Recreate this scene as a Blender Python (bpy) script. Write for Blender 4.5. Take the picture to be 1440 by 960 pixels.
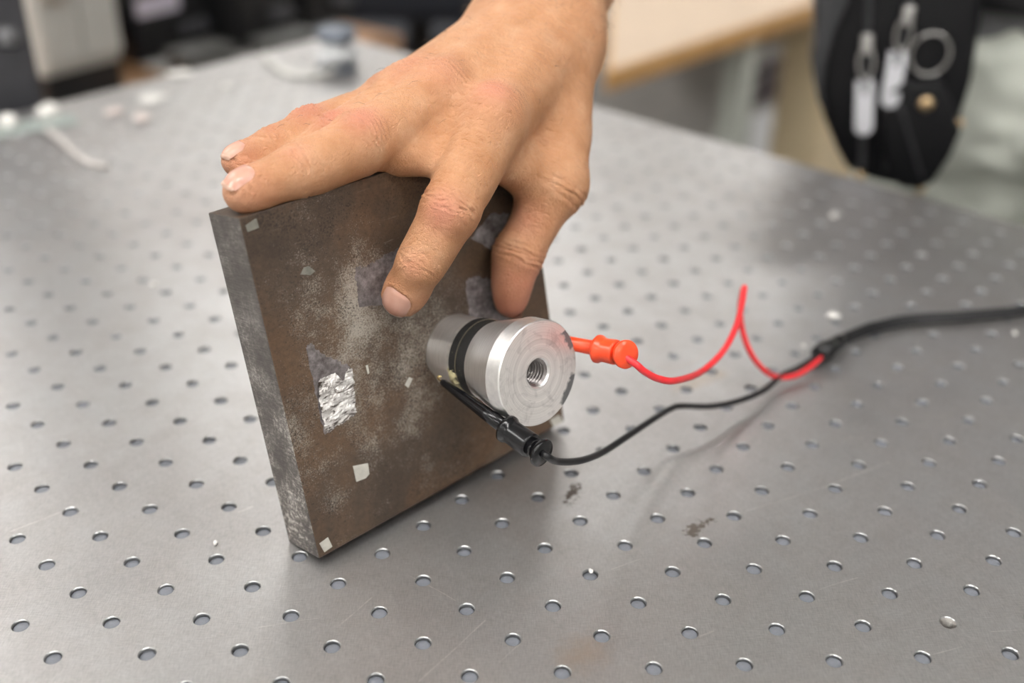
import bpy, bmesh, math, random
import numpy as np
from mathutils import Vector, Matrix

for o in list(bpy.data.objects):
    bpy.data.objects.remove(o)
SC = bpy.context.scene
COL = SC.collection
RNG = random.Random(7)

# ------------------------------------------------------------------ camera
F_PX = 1537.26
CAM = np.array([0.005953, -0.434320, 0.319155])
RW = np.array([[0.99983284, 0.00923977, 0.01577697],
               [0.01828350, -0.50527704, -0.86276348],
               [0.0, 0.86290772, -0.50536151]])          # camera right, down, forward
cam_d = bpy.data.cameras.new('camera')
cam_d.sensor_width = 36.0
cam_d.lens = 36.0 * F_PX / 1440.0
cam_d.clip_start = 0.02
cam_d.clip_end = 60
cam_d.dof.use_dof = True
cam_d.dof.focus_distance = 0.445
cam_d.dof.aperture_fstop = 3.5
cam_d.dof.aperture_blades = 9
cam = bpy.data.objects.new('camera', cam_d)
COL.objects.link(cam)
cam.matrix_world = Matrix(((RW[0][0], -RW[1][0], -RW[2][0], CAM[0]),
                           (RW[0][1], -RW[1][1], -RW[2][1], CAM[1]),
                           (RW[0][2], -RW[1][2], -RW[2][2], CAM[2]),
                           (0, 0, 0, 1)))
SC.camera = cam

# ------------------------------------------------------------------ world, light, exposure
SC.view_settings.view_transform = 'Standard'
SC.view_settings.look = 'None'
SC.view_settings.gamma = 1.0
SC.view_settings.use_curve_mapping = False
SC.view_settings.exposure = 0.30
SC.cycles.use_denoising = True
SC.cycles.max_bounces = 8
SC.cycles.sample_clamp_indirect = 6.0
SC.cycles.caustics_reflective = False
SC.cycles.caustics_refractive = False
WORLD = bpy.data.worlds.new('world')
SC.world = WORLD
WORLD.use_nodes = True
WORLD.node_tree.nodes['Background'].inputs[0].default_value = (0.8, 0.9, 1.0, 1)
WORLD.node_tree.nodes['Background'].inputs[1].default_value = 1.0
ROOM = dict(x0=-3.2, x1=3.6, y0=-3.0, y1=4.2, z0=-0.9, z1=1.9)
PANEL_E = 20.0                     # emission of the luminaire diffusers
PANELS = [(-2.2, -2.2), (-0.4, -2.2), (1.4, -2.2), (-2.2, -0.5), (-0.4, -0.5), (1.4, -0.5), (-2.2, 1.2), (-2.2, 2.9), (-0.4, 2.9), (1.4, 2.9)]

# ------------------------------------------------------------------ helpers
def lin(c):
    c = c / 255.0
    return c / 12.92 if c <= 0.04045 else ((c + 0.055) / 1.055) ** 2.4
def srgb(r, g, b):
    return (lin(r), lin(g), lin(b), 1.0)
def ray(u, v):
    return RW.T @ np.array([(u - 720) / F_PX, (v - 480) / F_PX, 1.0])
def at(u, v, z):                   # world point seen at pixel (u, v) at depth z
    return CAM + z * ray(u, v)
def unit(v):
    v = np.asarray(v, float); return v / np.linalg.norm(v)
def tab(u, v, h=0.0):              # world point seen at pixel (u, v) at height h
    d = ray(u, v)
    return CAM + (h - CAM[2]) / d[2] * d

class NT:
    """small node-tree builder"""
    def __init__(s, name):
        s.m = bpy.data.materials.new(name)
        s.m.use_nodes = True
        s.t = s.m.node_tree
        s.b = s.t.nodes['Principled BSDF']
        s.tc = s.t.nodes.new('ShaderNodeTexCoord')
    def n(s, typ, ins=None, **kw):
        x = s.t.nodes.new('ShaderNode' + typ)
        for k, v in kw.items():
            setattr(x, k, v)
        for k, v in (ins or {}).items():
            s.put(x.inputs[k], v)
        return x
    def put(s, sock, v):
        if hasattr(v, 'bl_idname') and hasattr(v, 'outputs'):
            v = v.outputs[0]
        if isinstance(v, bpy.types.NodeSocket):
            s.t.links.new(v, sock)
        else:
            sock.default_value = v
    def obj(s):
        return s.tc.outputs['Object']
    def mapping(s, scale=(1, 1, 1), rot=(0, 0, 0), vec=None, loc=(0, 0, 0)):
        return s.n('Mapping', {'Vector': vec if vec is not None else s.obj(), 'Scale': scale, 'Rotation': rot, 'Location': loc})
    def noise(s, scale, detail=4, rough=0.55, vec=None, dist=0.0):
        return s.n('TexNoise', {'Vector': vec if vec is not None else s.obj(), 'Scale': scale, 'Detail': detail, 'Roughness': rough, 'Distortion': dist})
    def ramp(s, fac, stops):
        x = s.n('ValToRGB', {'Fac': fac})
        el = x.color_ramp.elements
        while len(el) < len(stops):
            el.new(0.5)
        for e, (p, c) in zip(el, stops):
            e.position = p
            e.color = c if hasattr(c, '__len__') else (c, c, c, 1)
        return x
    def mix(s, fac, a, b, blend='MIX'):
        x = s.n('MixRGB', blend_type=blend)
        s.put(x.inputs[0], fac); s.put(x.inputs[1], a); s.put(x.inputs[2], b)
        return x
    def math(s, op, a, b=0.0, clamp=False):
        x = s.n('Math', operation=op, use_clamp=clamp)
        s.put(x.inputs[0], a); s.put(x.inputs[1], b)
        return x
    def bump(s, h, strength=0.3, dist=0.001, normal=None):
        x = s.n('Bump', {'Height': h, 'Strength': strength, 'Distance': dist})
        if normal is not None:
            s.put(x.inputs['Normal'], normal)
        return x
    def set(s, **kw):
        names = dict(color='Base Color', metal='Metallic', rough='Roughness', normal='Normal', spec='Specular IOR Level',
                     sss='Subsurface Weight', sssr='Subsurface Radius', ssss='Subsurface Scale', coat='Coat Weight',
                     emit='Emission Color', emits='Emission Strength', trans='Transmission Weight', aniso='Anisotropic', sheen='Sheen Weight')
        for k, v in kw.items():
            s.put(s.b.inputs[names[k]], v)
        return s.m

def plain(name, col, rough=0.5, metal=0.0, var=0.12, scale=60, bump=0.0, bscale=None, **kw):
    k = NT(name)
    c2 = tuple(min(1, x * (1 + var)) for x in col[:3]) + (1,)
    c1 = tuple(x * (1 - var) for x in col[:3]) + (1,)
    nz = k.noise(scale, 5)
    k.set(color=k.ramp(nz, [(0.3, c1), (0.7, c2)]), rough=rough, metal=metal, **kw)
    if bump:
        k.set(normal=k.bump(k.noise(bscale or scale * 4, 4), bump, 0.0006))
    return k.m

def empty(name, loc, label, cat, group=None, mat=None):
    o = bpy.data.objects.new(name, None)
    COL.objects.link(o)
    o.empty_display_size = 0.01
    o.matrix_world = mat if mat is not None else Matrix.Translation(Vector(loc))
    o['label'] = label; o['category'] = cat
    if group:
        o['group'] = group
    return o
def tag(o, label, cat, group=None):
    o['label'] = label; o['category'] = cat
    if group:
        o['group'] = group
    return o
ROOT_M = {}
def link(name, me, parent=None, local=False, label=None):
    """local: vertices are in the parent's own frame, else in world space"""
    o = bpy.data.objects.new(name, me)
    COL.objects.link(o)
    if parent is not None:
        o.parent = parent
        if not local:
            p, M = parent, Matrix.Identity(4)
            while p is not None:
                M = p.matrix_basis @ M if p.parent is None else p.matrix_parent_inverse @ p.matrix_basis @ M
                p = p.parent
            o.matrix_parent_inverse = M.inverted()
    if label:
        o['label'] = label
    return o
def mesh(name, V, F, mat=None, parent=None, local=False, smooth=True, label=None, mats=None, fm=None):
    me = bpy.data.meshes.new(name)
    me.from_pydata([tuple(map(float, v)) for v in V], [], [tuple(int(i) for i in f) for f in F])
    for m in (mats or [mat]):
        me.materials.append(m)
    if fm is not None:
        me.polygons.foreach_set('material_index', np.array(fm, dtype=np.int32))
    if smooth:
        me.polygons.foreach_set('use_smooth', np.ones(len(me.polygons), dtype=bool))
    me.update()
    return link(name, me, parent, local, label)

class Geo:
    """collects vertices and faces"""
    def __init__(s):
        s.V = []; s.F = []
    def add(s, V, F):
        b = len(s.V)
        s.V += [np.asarray(v, float) for v in V]
        s.F += [tuple(i + b for i in f) for f in F]
        return s
    def build(s, name, mat, parent=None, local=False, smooth=True, label=None):
        return mesh(name, s.V, s.F, mat, parent, local, smooth, label)

def frame_of(d):
    d = np.asarray(d, float); d = d / np.linalg.norm(d)
    a = np.array([0, 0, 1.0]) if abs(d[2]) < 0.9 else np.array([1.0, 0, 0])
    x = np.cross(a, d); x /= np.linalg.norm(x)
    return x, np.cross(d, x), d
def lathe(prof, o, d, seg=32, cap0=True, cap1=True, xy=None):
    """profile of (distance along d, radius) round the axis from o"""
    x, y, d = frame_of(d) if xy is None else xy
    o = np.asarray(o, float)
    V = []; F = []
    for (h, r) in prof:
        for k in range(seg):
            a = 2 * math.pi * k / seg
            V.append(o + d * h + (x * math.cos(a) + y * math.sin(a)) * r)
    for i in range(len(prof) - 1):
        for k in range(seg):
            k2 = (k + 1) % seg
            F.append((i * seg + k, i * seg + k2, (i + 1) * seg + k2, (i + 1) * seg + k))
    if cap0:
        F.append(tuple(reversed(range(seg))))
    if cap1:
        b = (len(prof) - 1) * seg
        F.append(tuple(b + k for k in range(seg)))
    return V, F
def catmull(P, n=8):
    P = [np.asarray(p, float) for p in P]
    Q = [2 * P[0] - P[1]] + P + [2 * P[-1] - P[-2]]
    out = []
    for i in range(1, len(Q) - 2):
        a, b, c, d = Q[i - 1:i + 3]
        for k in range(n):
            t = k / n
            out.append(0.5 * ((2 * b) + (c - a) * t + (2 * a - 5 * b + 4 * c - d) * t * t + (3 * b - a - 3 * c + d) * t ** 3))
    out.append(P[-1])
    return out
def tube(P, r, seg=12, cap=True):
    """tube along points, parallel transported"""
    P = [np.asarray(p, float) for p in P]
    rr = r if hasattr(r, '__len__') else [r] * len(P)
    T = [P[min(i + 1, len(P) - 1)] - P[max(i - 1, 0)] for i in range(len(P))]
    T = [t / (np.linalg.norm(t) + 1e-12) for t in T]
    x = frame_of(T[0])[0]
    V = []; F = []
    for i, p in enumerate(P):
        x = x - T[i] * (x @ T[i]); x /= np.linalg.norm(x) + 1e-12
        y = np.cross(T[i], x)
        for k in range(seg):
            a = 2 * math.pi * k / seg
            V.append(p + (x * math.cos(a) + y * math.sin(a)) * rr[i])
    for i in range(len(P) - 1):
        for k in range(seg):
            k2 = (k + 1) % seg
            F.append((i * seg + k, i * seg + k2, (i + 1) * seg + k2, (i + 1) * seg + k))
    if cap:
        F.append(tuple(reversed(range(seg))))
        F.append(tuple((len(P) - 1) * seg + k for k in range(seg)))
    return V, F
def box(c, s, bev=0.0, axes=None):
    """box with centre c, full sizes s, bevelled edges, on optional axes"""
    bm = bmesh.new()
    bmesh.ops.create_cube(bm, size=1.0)
    for v in bm.verts:
        v.co = Vector((v.co.x * s[0], v.co.y * s[1], v.co.z * s[2]))
    if bev > 0:
        bmesh.ops.bevel(bm, geom=list(bm.edges), offset=bev, segments=2, affect='EDGES', profile=0.6)
    bm.verts.ensure_lookup_table()
    A = np.eye(3) if axes is None else np.array(axes)
    V = [np.asarray(c, float) + np.array(v.co) @ A for v in bm.verts]
    F = [tuple(v.index for v in f.verts) for f in bm.faces]
    bm.free()
    return V, F
def prism(P2, o, x, y, z, h0, h1, bev=0.0):
    """outline P2 in the plane (x, y) at o, extruded along z from h0 to h1"""
    bm = bmesh.new()
    lo = [bm.verts.new((p[0], p[1], h0)) for p in P2]
    f = bm.faces.new(lo)
    r = bmesh.ops.extrude_face_region(bm, geom=[f])
    vs = [g for g in r['geom'] if isinstance(g, bmesh.types.BMVert)]
    for v in vs:
        v.co.z = h1
    bmesh.ops.recalc_face_normals(bm, faces=list(bm.faces))
    if bev > 0:
        es = [e for e in bm.edges if e.calc_face_angle(0) > 0.6]
        bmesh.ops.bevel(bm, geom=es, offset=bev, segments=2, affect='EDGES', profile=0.6)
    bm.verts.index_update()
    o = np.asarray(o, float)
    V = [o + np.asarray(x) * v.co.x + np.asarray(y) * v.co.y + np.asarray(z) * v.co.z for v in bm.verts]
    F = [tuple(v.index for v in f.verts) for f in bm.faces]
    bm.free()
    return V, F
def structure(o):
    o['kind'] = 'structure'
    return o

# ================================================================== the room
R_ = ROOM
def wallmat(name, col):
    k = NT(name)
    k.set(color=k.ramp(k.noise(3, 4), [(0.3, tuple(c * 0.94 for c in col[:3]) + (1,)), (0.7, col)]), rough=0.7,
          normal=k.bump(k.noise(180, 3), 0.15, 0.002))
    return k.m
M_WALL = wallmat('painted_wall', (0.80, 0.79, 0.76, 1))
M_CEIL = wallmat('ceiling_tile', (0.78, 0.78, 0.76, 1))
M_FLOOR = plain('grey_linoleum', (0.13, 0.125, 0.12, 1), 0.4, var=0.2, scale=40)
cx, cy = (R_['x0'] + R_['x1']) / 2, (R_['y0'] + R_['y1']) / 2
sx, sy, sz = R_['x1'] - R_['x0'], R_['y1'] - R_['y0'], R_['z1'] - R_['z0']
cz = (R_['z0'] + R_['z1']) / 2
def slab(name, c, s, m):
    return structure(Geo().add(*box(c, s)).build(name, m, smooth=False))
slab('floor', (cx, cy, R_['z0'] - 0.05), (sx + .2, sy + .2, .1), M_FLOOR)
CEIL = slab('ceiling', (cx, cy, R_['z1'] + 0.05), (sx + .2, sy + .2, .1), M_CEIL)
slab('wall_back', (cx, R_['y1'] + .05, cz), (sx + .2, .1, sz), M_WALL)
slab('wall_front', (cx, R_['y0'] - .05, cz), (sx + .2, .1, sz), M_WALL)
slab('wall_left', (R_['x0'] - .05, cy, cz), (.1, sy, sz), M_WALL)
slab('wall_right', (R_['x1'] + .05, cy, cz), (.1, sy, sz), M_WALL)
M_BASE = plain('baseboard_paint', (0.2, 0.2, 0.2, 1), 0.5)
slab('baseboard_back', (cx, R_['y1'] - .01, R_['z0'] + .04), (sx, .02, .08), M_BASE)
# luminaires: a sheet-steel tray with a lit diffuser
kd = NT('lit_diffuser')
kd.set(color=(1, 1, 1, 1), emit=(1.0, 0.985, 0.96, 1), emits=PANEL_E, rough=0.4)
M_TRAY = plain('luminaire_enamel', (0.75, 0.75, 0.73, 1), 0.35)
for (x, y) in PANELS:
    t = empty('ceiling_light', (x, y, R_['z1']), 'long lit ceiling light in the ' + ('nearest' if y < -1 else 'second' if y < 0 else 'third' if y < 2 else 'farthest') + ' row, ' + ('left' if x < -1 else 'centre' if x < 1 else 'right') + ' column', 'light', 'ceiling lights')
    g = Geo()
    z = R_['z1']
    for (a, b, c, d) in ((-.63, 0, .03, .36), (.63, 0, .03, .36), (0, -.165, 1.23, .03), (0, .165, 1.23, .03)):
        g.add(*box((x + a, y + b, z - .03), (c, d, .06), 0.003))
    g.build('light_tray', M_TRAY, t, smooth=False)
    Geo().add(*box((x, y, z - .02), (1.22, .29, .02))).build('diffuser', kd.m, t, smooth=False)
# ================================================================== optical table
LA = np.array([0.018989153, -0.016260752, 0.0])     # hole pitch, 25 mm, two square directions
LB = np.array([0.016260752, 0.018989153, 0.0])
L0 = np.array([-0.173269197, -0.064870844, 0.0])
def hole(i, j):
    return L0 + LA * i + LB * j
I_LO, J_HI, I_HI, J_LO = -22.35, 24.85, 26.5, -40.5

kt = NT('brushed_steel_top')
co = kt.obj()
big = kt.noise(5.0, 5, 0.6)
mid = kt.noise(38.0, 6, 0.65)
grain = kt.noise(1500.0, 3, 0.7)
# short random brush marks in two directions
br1 = kt.noise(1.0, 3, 0.6, vec=kt.mapping((260, 2600, 1), (0, 0, 0.5)))
br2 = kt.noise(1.0, 3, 0.6, vec=kt.mapping((2400, 240, 1), (0, 0, 0.2)))
brush = kt.mix(0.5, br1, br2)
base = kt.ramp(big, [(0.30, (0.50, 0.475, 0.465, 1)), (0.5, (0.61, 0.597, 0.590, 1)), (0.72, (0.635, 0.632, 0.628, 1))])
base = kt.mix(kt.ramp(mid, [(0.42, 0.0), (0.72, 0.45)]), base, (0.46, 0.425, 0.40, 1))
base = kt.mix(kt.ramp(brush, [(0.35, 0.0), (0.65, 1.0)]), base, kt.mix(1.0, base, (0.70, 0.70, 0.71, 1), 'MULTIPLY'))
base = kt.mix(kt.ramp(grain, [(0.60, 0.0), (0.72, 0.35)]), base, (0.30, 0.29, 0.28, 1))
def seg_mask(k, A, B, width, vec):
    A = np.array(A); B = np.array(B)
    L = np.linalg.norm(B - A); d = (B - A) / L
    p = k.n('VectorMath', {0: vec, 1: tuple(A)}, operation='SUBTRACT')
    t = k.n('VectorMath', {0: p, 1: tuple(d)}, operation='DOT_PRODUCT')
    tcl = k.n('Clamp', {0: t.outputs['Value'], 1: 0.0, 2: float(L)})
    pr = k.n('VectorMath', {0: tuple(d)}, operation='SCALE'); k.put(pr.inputs['Scale'], tcl)
    q = k.n('VectorMath', {0: p, 1: pr}, operation='DISTANCE')
    return k.n('MapRange', {0: q.outputs['Value'], 1: 0.0, 2: width, 3: 1.0, 4: 0.0})
wob = kt.n('VectorMath', {0: kt.noise(25, 2).outputs['Color'], 1: (0.5, 0.5, 0.5)}, operation='SUBTRACT')
wsc = kt.n('VectorMath', {0: wob, 'Scale': 0.003}, operation='SCALE')
wv = kt.n('VectorMath', {0: co, 1: wsc}, operation='ADD')
SCR = [((1050, 718), (1165, 683), .0004), ((1165, 683), (1250, 650), .0007), ((14, 747), (88, 719), .0005), ((590, 958), (682, 872), .0005),
       ((478, 880), (524, 840), .0005), ((678, 957), (730, 905), .0004), ((706, 714), (736, 697), .0004), ((752, 657), (768, 649), .0006),
       ((336, 719), (354, 711), .0006), ((365, 882), (452, 868), .0004), ((1118, 838), (1206, 811), .0004), ((985, 895), (1003, 887), .0006),
       ((1308, 920), (1352, 908), .0004), ((1395, 888), (1432, 887), .0004), ((860, 800), (900, 785), .0003), ((560, 800), (640, 845), .0003)]
scr = None
for (a, b, wd) in SCR:
    m = seg_mask(kt, tab(*a), tab(*b), wd, wv)
    scr = m if scr is None else kt.math('MAXIMUM', scr, m)
scr = kt.math('MULTIPLY', scr, kt.ramp(kt.noise(300, 3), [(0.3, 0.15), (0.6, 0.9)]), True)
base = kt.mix(kt.math('MULTIPLY', scr, 0.75), base, (0.85, 0.82, 0.78, 1))
# greasy dirt marks
wob2 = kt.n('VectorMath', {0: kt.noise(160, 4, 0.7).outputs['Color'], 1: (0.5, 0.5, 0.5)}, operation='SUBTRACT')
wv2 = kt.n('VectorMath', {0: co, 1: kt.n('VectorMath', {0: wob2, 'Scale': 0.016}, operation='SCALE')}, operation='ADD')
dirt = None
for (a, b, wd) in [((972, 750), (990, 735), .0042), ((796, 706), (812, 686), .0034), ((985, 737), (1000, 731), .003)]:
    m = seg_mask(kt, tab(*a), tab(*b), wd, wv2)
    dirt = m if dirt is None else kt.math('MAXIMUM', dirt, m)
dirt = kt.ramp(dirt, [(0.25, 0.0), (0.6, 1.0)])
base = kt.mix(kt.math('MULTIPLY', dirt, 0.85), base, (0.10, 0.075, 0.055, 1))
tint = None
for (a, b, wd) in [((812, 922), (826, 915), .012), ((436, 694), (440, 680), .012), ((955, 545), (1010, 525), .007)]:
    m = seg_mask(kt, tab(*a), tab(*b), wd, wv2)
    tint = m if tint is None else kt.math('MAXIMUM', tint, m)
base = kt.mix(kt.math('MULTIPLY', tint, 0.5), base, (0.50, 0.38, 0.27, 1))
rough = kt.math('ADD', kt.ramp(mid, [(0.3, 0.38), (0.7, 0.46)]), kt.math('MULTIPLY', dirt, 0.3))
kt.set(color=base, metal=0.92, rough=rough, normal=kt.bump(brush, 0.10, 0.0002))
M_TOP = kt.m
M_HOLEWALL = plain('bored_steel', (0.42, 0.42, 0.42, 1), 0.3, 0.9)
M_PLUG = plain('blue_grey_plug', (0.155, 0.163, 0.185, 1), 0.42, 0.0, var=0.12, scale=500, bump=0.1)
M_TSIDE = plain('black_table_side', (0.03, 0.03, 0.032, 1), 0.45)

corner = hole((I_LO + I_HI) / 2, (J_LO + J_HI) / 2)
TABLE = empty('optical_table', (corner[0], corner[1], -0.9), 'large steel optical table with rows of plugged holes', 'table')
tv = Geo()
fm = []
HOLES = []
for i in range(-21, 26):
    for j in range(-39, 25):
        p = hole(i, j)
        c = RW @ (p - CAM)
        if c[2] < 0.12:
            continue
        uu, vv = 720 + F_PX * c[0] / c[2], 480 + F_PX * c[1] / c[2]
        if -330 < uu < 1800 and -60 < vv < 1250:
            HOLES.append((c[2], i, j))
HOLES.sort()
HS = {(i, j) for _, i, j in HOLES}
def quad(i0, i1, j0, j1):
    tv.add([hole(i0, j0), hole(i1, j0), hole(i1, j1), hole(i0, j1)], [(0, 1, 2, 3)])
    fm.append(0)
# plain cells are merged into runs along i
for j in range(-39, 25):
    i = -21
    while i < 26:
        if (i, j) in HS:
            i += 1; continue
        k = i
        while k < 26 and (k, j) not in HS:
            k += 1
        quad(i - .5, k - .5, j - .5, j + .5)
        i = k
quad(I_LO, -21.5, J_LO, J_HI); quad(25.5, I_HI, J_LO, J_HI)
quad(-21.5, 25.5, J_LO, -39.5); quad(-21.5, 25.5, 24.5, J_HI)
a1 = LA / np.linalg.norm(LA); b1 = LB / np.linalg.norm(LB)
R0, R1 = 0.00355, 0.00320
for (zc, i, j) in HOLES:
    N = 20 if zc < 0.75 else 12
    c = hole(i, j)
    V = [hole(i - .5, j - .5), hole(i + .5, j - .5), hole(i + .5, j + .5), hole(i - .5, j + .5)]
    ang = [math.radians(-135) + 2 * math.pi * k / N for k in range(N)]
    cs = [a1 * math.cos(t) + b1 * math.sin(t) for t in ang]
    V += [c + q * R0 for q in cs]
    V += [c + q * R1 + np.array([0, 0, -0.0004]) for q in cs]
    V += [c + q * R1 + np.array([0, 0, -0.012]) for q in cs]
    F = []
    q4 = N // 4
    for s in range(4):
        F.append((s, (s + 1) % 4, 4 + ((s + 1) * q4) % N))
        for k in range(q4):
            F.append((s, 4 + (s * q4 + k + 1) % N, 4 + (s * q4 + k) % N))
    nf = len(F)
    for k in range(N):
        k2 = (k + 1) % N
        F.append((4 + k, 4 + k2, 4 + N + k2, 4 + N + k))
        F.append((4 + N + k, 4 + N + k2, 4 + 2 * N + k2, 4 + 2 * N + k))
    F.append(tuple(4 + 2 * N + k for k in range(N)))
    tv.add(V, F)
    fm += [0] * nf + [1] * (len(F) - nf - 1) + [2]
# flipped windings are harmless for the flat top; recalculated below
top = mesh('tabletop', tv.V, tv.F, None, TABLE, smooth=False, mats=[M_TOP, M_HOLEWALL, M_TSIDE], fm=fm)
g = Geo()
body_c = corner + np.array([0, 0, -0.1075])
w_a, w_b = (I_HI - I_LO) * .025, (J_HI - J_LO) * .025
g.add(*box(body_c + np.array([0, 0, -.012]), (w_a - .002, w_b - .002, .19), 0, [a1, b1, np.array([0, 0, 1])]))
g.build('table_core', M_TSIDE, TABLE, smooth=False)
g = Geo()
for (s0, s1, ii, jj, sz_) in ((w_a, .002, (I_LO + I_HI) / 2, J_HI, 0), (w_a, .002, (I_LO + I_HI) / 2, J_LO, 0), (.002, w_b, I_LO, (J_LO + J_HI) / 2, 0), (.002, w_b, I_HI, (J_LO + J_HI) / 2, 0)):
    p = hole(ii, jj); p[2] = -0.0026
    g.add(*box(p, (s0, s1, .005), 0, [a1, b1, np.array([0, 0, 1])]))
g.build('table_edge', M_TOP, TABLE, smooth=False)
for (ii, jj) in ((-17, 20), (22, 20), (-17, -36), (22, -36)):
    p = hole(ii, jj); p[2] = -.9
    Geo().add(*lathe([(0, .07), (.02, .07), (.03, .05), (.69, .05)], p, (0, 0, 1), 20)).build('leg', M_TSIDE, TABLE)
# plugs: the 300 that show largest are parts, the rest one part
def plug_geo(N):
    return lathe([(-0.004, R1 * .97), (-0.0012, R1 * .97), (-0.0010, R1 * .90), (-0.00095, R1 * .5)], (0, 0, 0), (0, 0, 1), N, cap0=False)
pv, pf = plug_geo(14)
plug_me = None
rest = Geo()
n_plug = 0
for (zc, i, j) in HOLES:
    if (i, j) == (12, 8):
        continue
    c = hole(i, j)
    q = RW @ (c - CAM)
    uu, vv = 720 + F_PX * q[0] / q[2], 480 + F_PX * q[1] / q[2]
    seen = -10 < uu < 1450 and -10 < vv < 970
    dz = -RNG.random() * 0.0007
    if seen and n_plug < 298:
        if plug_me is None:
            o = mesh('hole_plug', pv, pf, M_PLUG, TABLE, local=True)
            plug_me = o.data
        else:
            o = link('hole_plug', plug_me, TABLE, local=True)
        o.location = (c[0] - corner[0], c[1] - corner[1], 0.9 + dz)
        o.rotation_euler = (RNG.uniform(-.05, .05), RNG.uniform(-.05, .05), 0)
        n_plug += 1
    else:
        v, f = plug_geo(8)
        rest.add([x + c + np.array([0, 0, dz]) for x in v], f)
o = rest.build('far_hole_plugs', M_PLUG, TABLE)
o['kind'] = 'stuff'
# the one open hole shows its thread
c = hole(12, 8)
prof = []
for k in range(9):
    z0 = -0.0004 - k * 0.001
    prof += [(z0, R1 * .99), (z0 - .0002, R1 * .99), (z0 - .0006, R1 * .78), (z0 - .0008, R1 * .78)]
Geo().add(*lathe(prof, c, (0, 0, 1), 24, False, False)).build('thread', plain('thread_steel', (.50, .48, .46, 1), .3, 1.0), TABLE, label='open threaded hole without a plug')
# ================================================================== steel plate
PO = np.array([-0.09010582, -0.06647220, 0.0])
PU = np.array([0.71055259, 0.70364410, 0.0])
PW = np.array([-0.15535874, 0.15688407, 0.97532100])
PN = np.array([0.68627887, -0.69301686, 0.22079164])
WP, HP, TP = 0.15026, 0.14920, 0.02385
PM = Matrix(((PU[0], PW[0], PN[0], PO[0]), (PU[1], PW[1], PN[1], PO[1]), (PU[2], PW[2], PN[2], PO[2]), (0, 0, 0, 1)))
def pl(s, t, h):                    # world point from plate coordinates, h measured from the front face
    return PO + PU * s + PW * t + PN * (h + TP)
def onplate(u, v, h=0.0):           # plate coordinates of the point seen at a pixel, h over the front face
    d = ray(u, v)
    p0 = pl(0, 0, h)
    x = CAM + ((p0 - CAM) @ PN) / (d @ PN) * d - p0
    return np.array([x @ PU, x @ PW, h])
PLATE = empty('steel_plate', PO, 'thick square rusty brown steel plate tilted back on the perforated table', 'plate', mat=PM)

kp = NT('rusty_steel_face')
b1_ = kp.noise(16, 7, 0.62, dist=0.4)
b2_ = kp.noise(55, 8, 0.72)
b3_ = kp.noise(420, 5, 0.75)
b4_ = kp.noise(1.0, 5, 0.7, vec=kp.mapping((70, 900, 200), (0, 0, 0.9)))
col = kp.ramp(b1_, [(0.30, (0.045, 0.032, 0.024, 1)), (0.46, (0.080, 0.054, 0.037, 1)), (0.60, (0.135, 0.078, 0.043, 1)), (0.75, (0.16, 0.115, 0.078, 1))])
col = kp.mix(kp.ramp(b3_, [(0.40, 0.0), (0.68, 0.55)]), col, (0.030, 0.021, 0.017, 1))
fineb = kp.noise(1500, 4, 0.85)
zone = kp.ramp(kp.noise(15, 6, 0.62, vec=kp.mapping((1, 1, 1), loc=(.37, .11, 0)), dist=0.3), [(0.36, 0.0), (0.66, 1.0)])
# the middle, where the plate is handled, is rubbed paler
cen = kp.n('VectorMath', {0: kp.obj(), 1: (0.050, 0.085, TP)}, operation='DISTANCE')
rub = kp.n('MapRange', {0: cen.outputs['Value'], 1: 0.012, 2: 0.080, 3: 1.0, 4: 0.0})
den = kp.math('ADD', kp.math('MULTIPLY', zone, 0.42), kp.math('MULTIPLY', rub, kp.ramp(kp.noise(30, 5, .6), [(0.35, 0.15), (0.65, 0.62)])), True)
col = kp.mix(kp.math('MULTIPLY', den, 0.50), col, (0.150, 0.112, 0.082, 1))
sp_ = kp.math('ADD', kp.mix(0.45, fineb, b2_), kp.math('MULTIPLY', den, 0.20))
col = kp.mix(kp.math('MULTIPLY', kp.ramp(sp_, [(0.60, 0.0), (0.72, 1.0)]), 0.85), col, (0.40, 0.36, 0.31, 1))
dk_ = kp.math('ADD', kp.noise(1100, 4, 0.8), kp.math('MULTIPLY', kp.noise(60, 4, .6), 0.35))
col = kp.mix(kp.ramp(dk_, [(0.72, 0.0), (0.82, 0.75)]), col, (0.022, 0.016, 0.013, 1))
col = kp.mix(kp.math('MULTIPLY', kp.ramp(b4_, [(0.63, 0.0), (0.72, 0.7)]), kp.math('MULTIPLY', rub, .8)), col, (0.42, 0.38, 0.32, 1))
kp.set(color=col, metal=0.35, rough=kp.ramp(b2_, [(0.3, 0.42), (0.7, 0.60)]), normal=kp.bump(kp.mix(0.5, b3_, b4_), 0.25, 0.0004))
M_PFACE = kp.m
ks = NT('milled_steel_edge')
s1_ = ks.noise(60, 6, 0.7)
s2_ = ks.noise(1.0, 4, 0.65, vec=ks.mapping((500, 1600, 120)))
s3_ = ks.noise(500, 5, 0.8)
sc_ = ks.ramp(s1_, [(0.30, (0.050, 0.042, 0.038, 1)), (0.55, (0.13, 0.115, 0.106, 1)), (0.70, (0.26, 0.245, 0.23, 1))])
sc_ = ks.mix(ks.ramp(s2_, [(0.42, 0.0), (0.62, 0.6)]), sc_, (0.045, 0.038, 0.034, 1))
ssep = ks.n('SeparateXYZ', {0: ks.obj()})
low = ks.n('MapRange', {0: ssep.outputs['Y'], 1: 0.0, 2: 0.11, 3: 1.0, 4: 0.15})
sc_ = ks.mix(ks.math('MULTIPLY', ks.ramp(s3_, [(0.48, 0.0), (0.60, 1.0)]), ks.math('MULTIPLY', low, ks.ramp(s1_, [(0.42, 0.0), (0.6, 1.0)]))), sc_, (0.68, 0.63, 0.57, 1))
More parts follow.
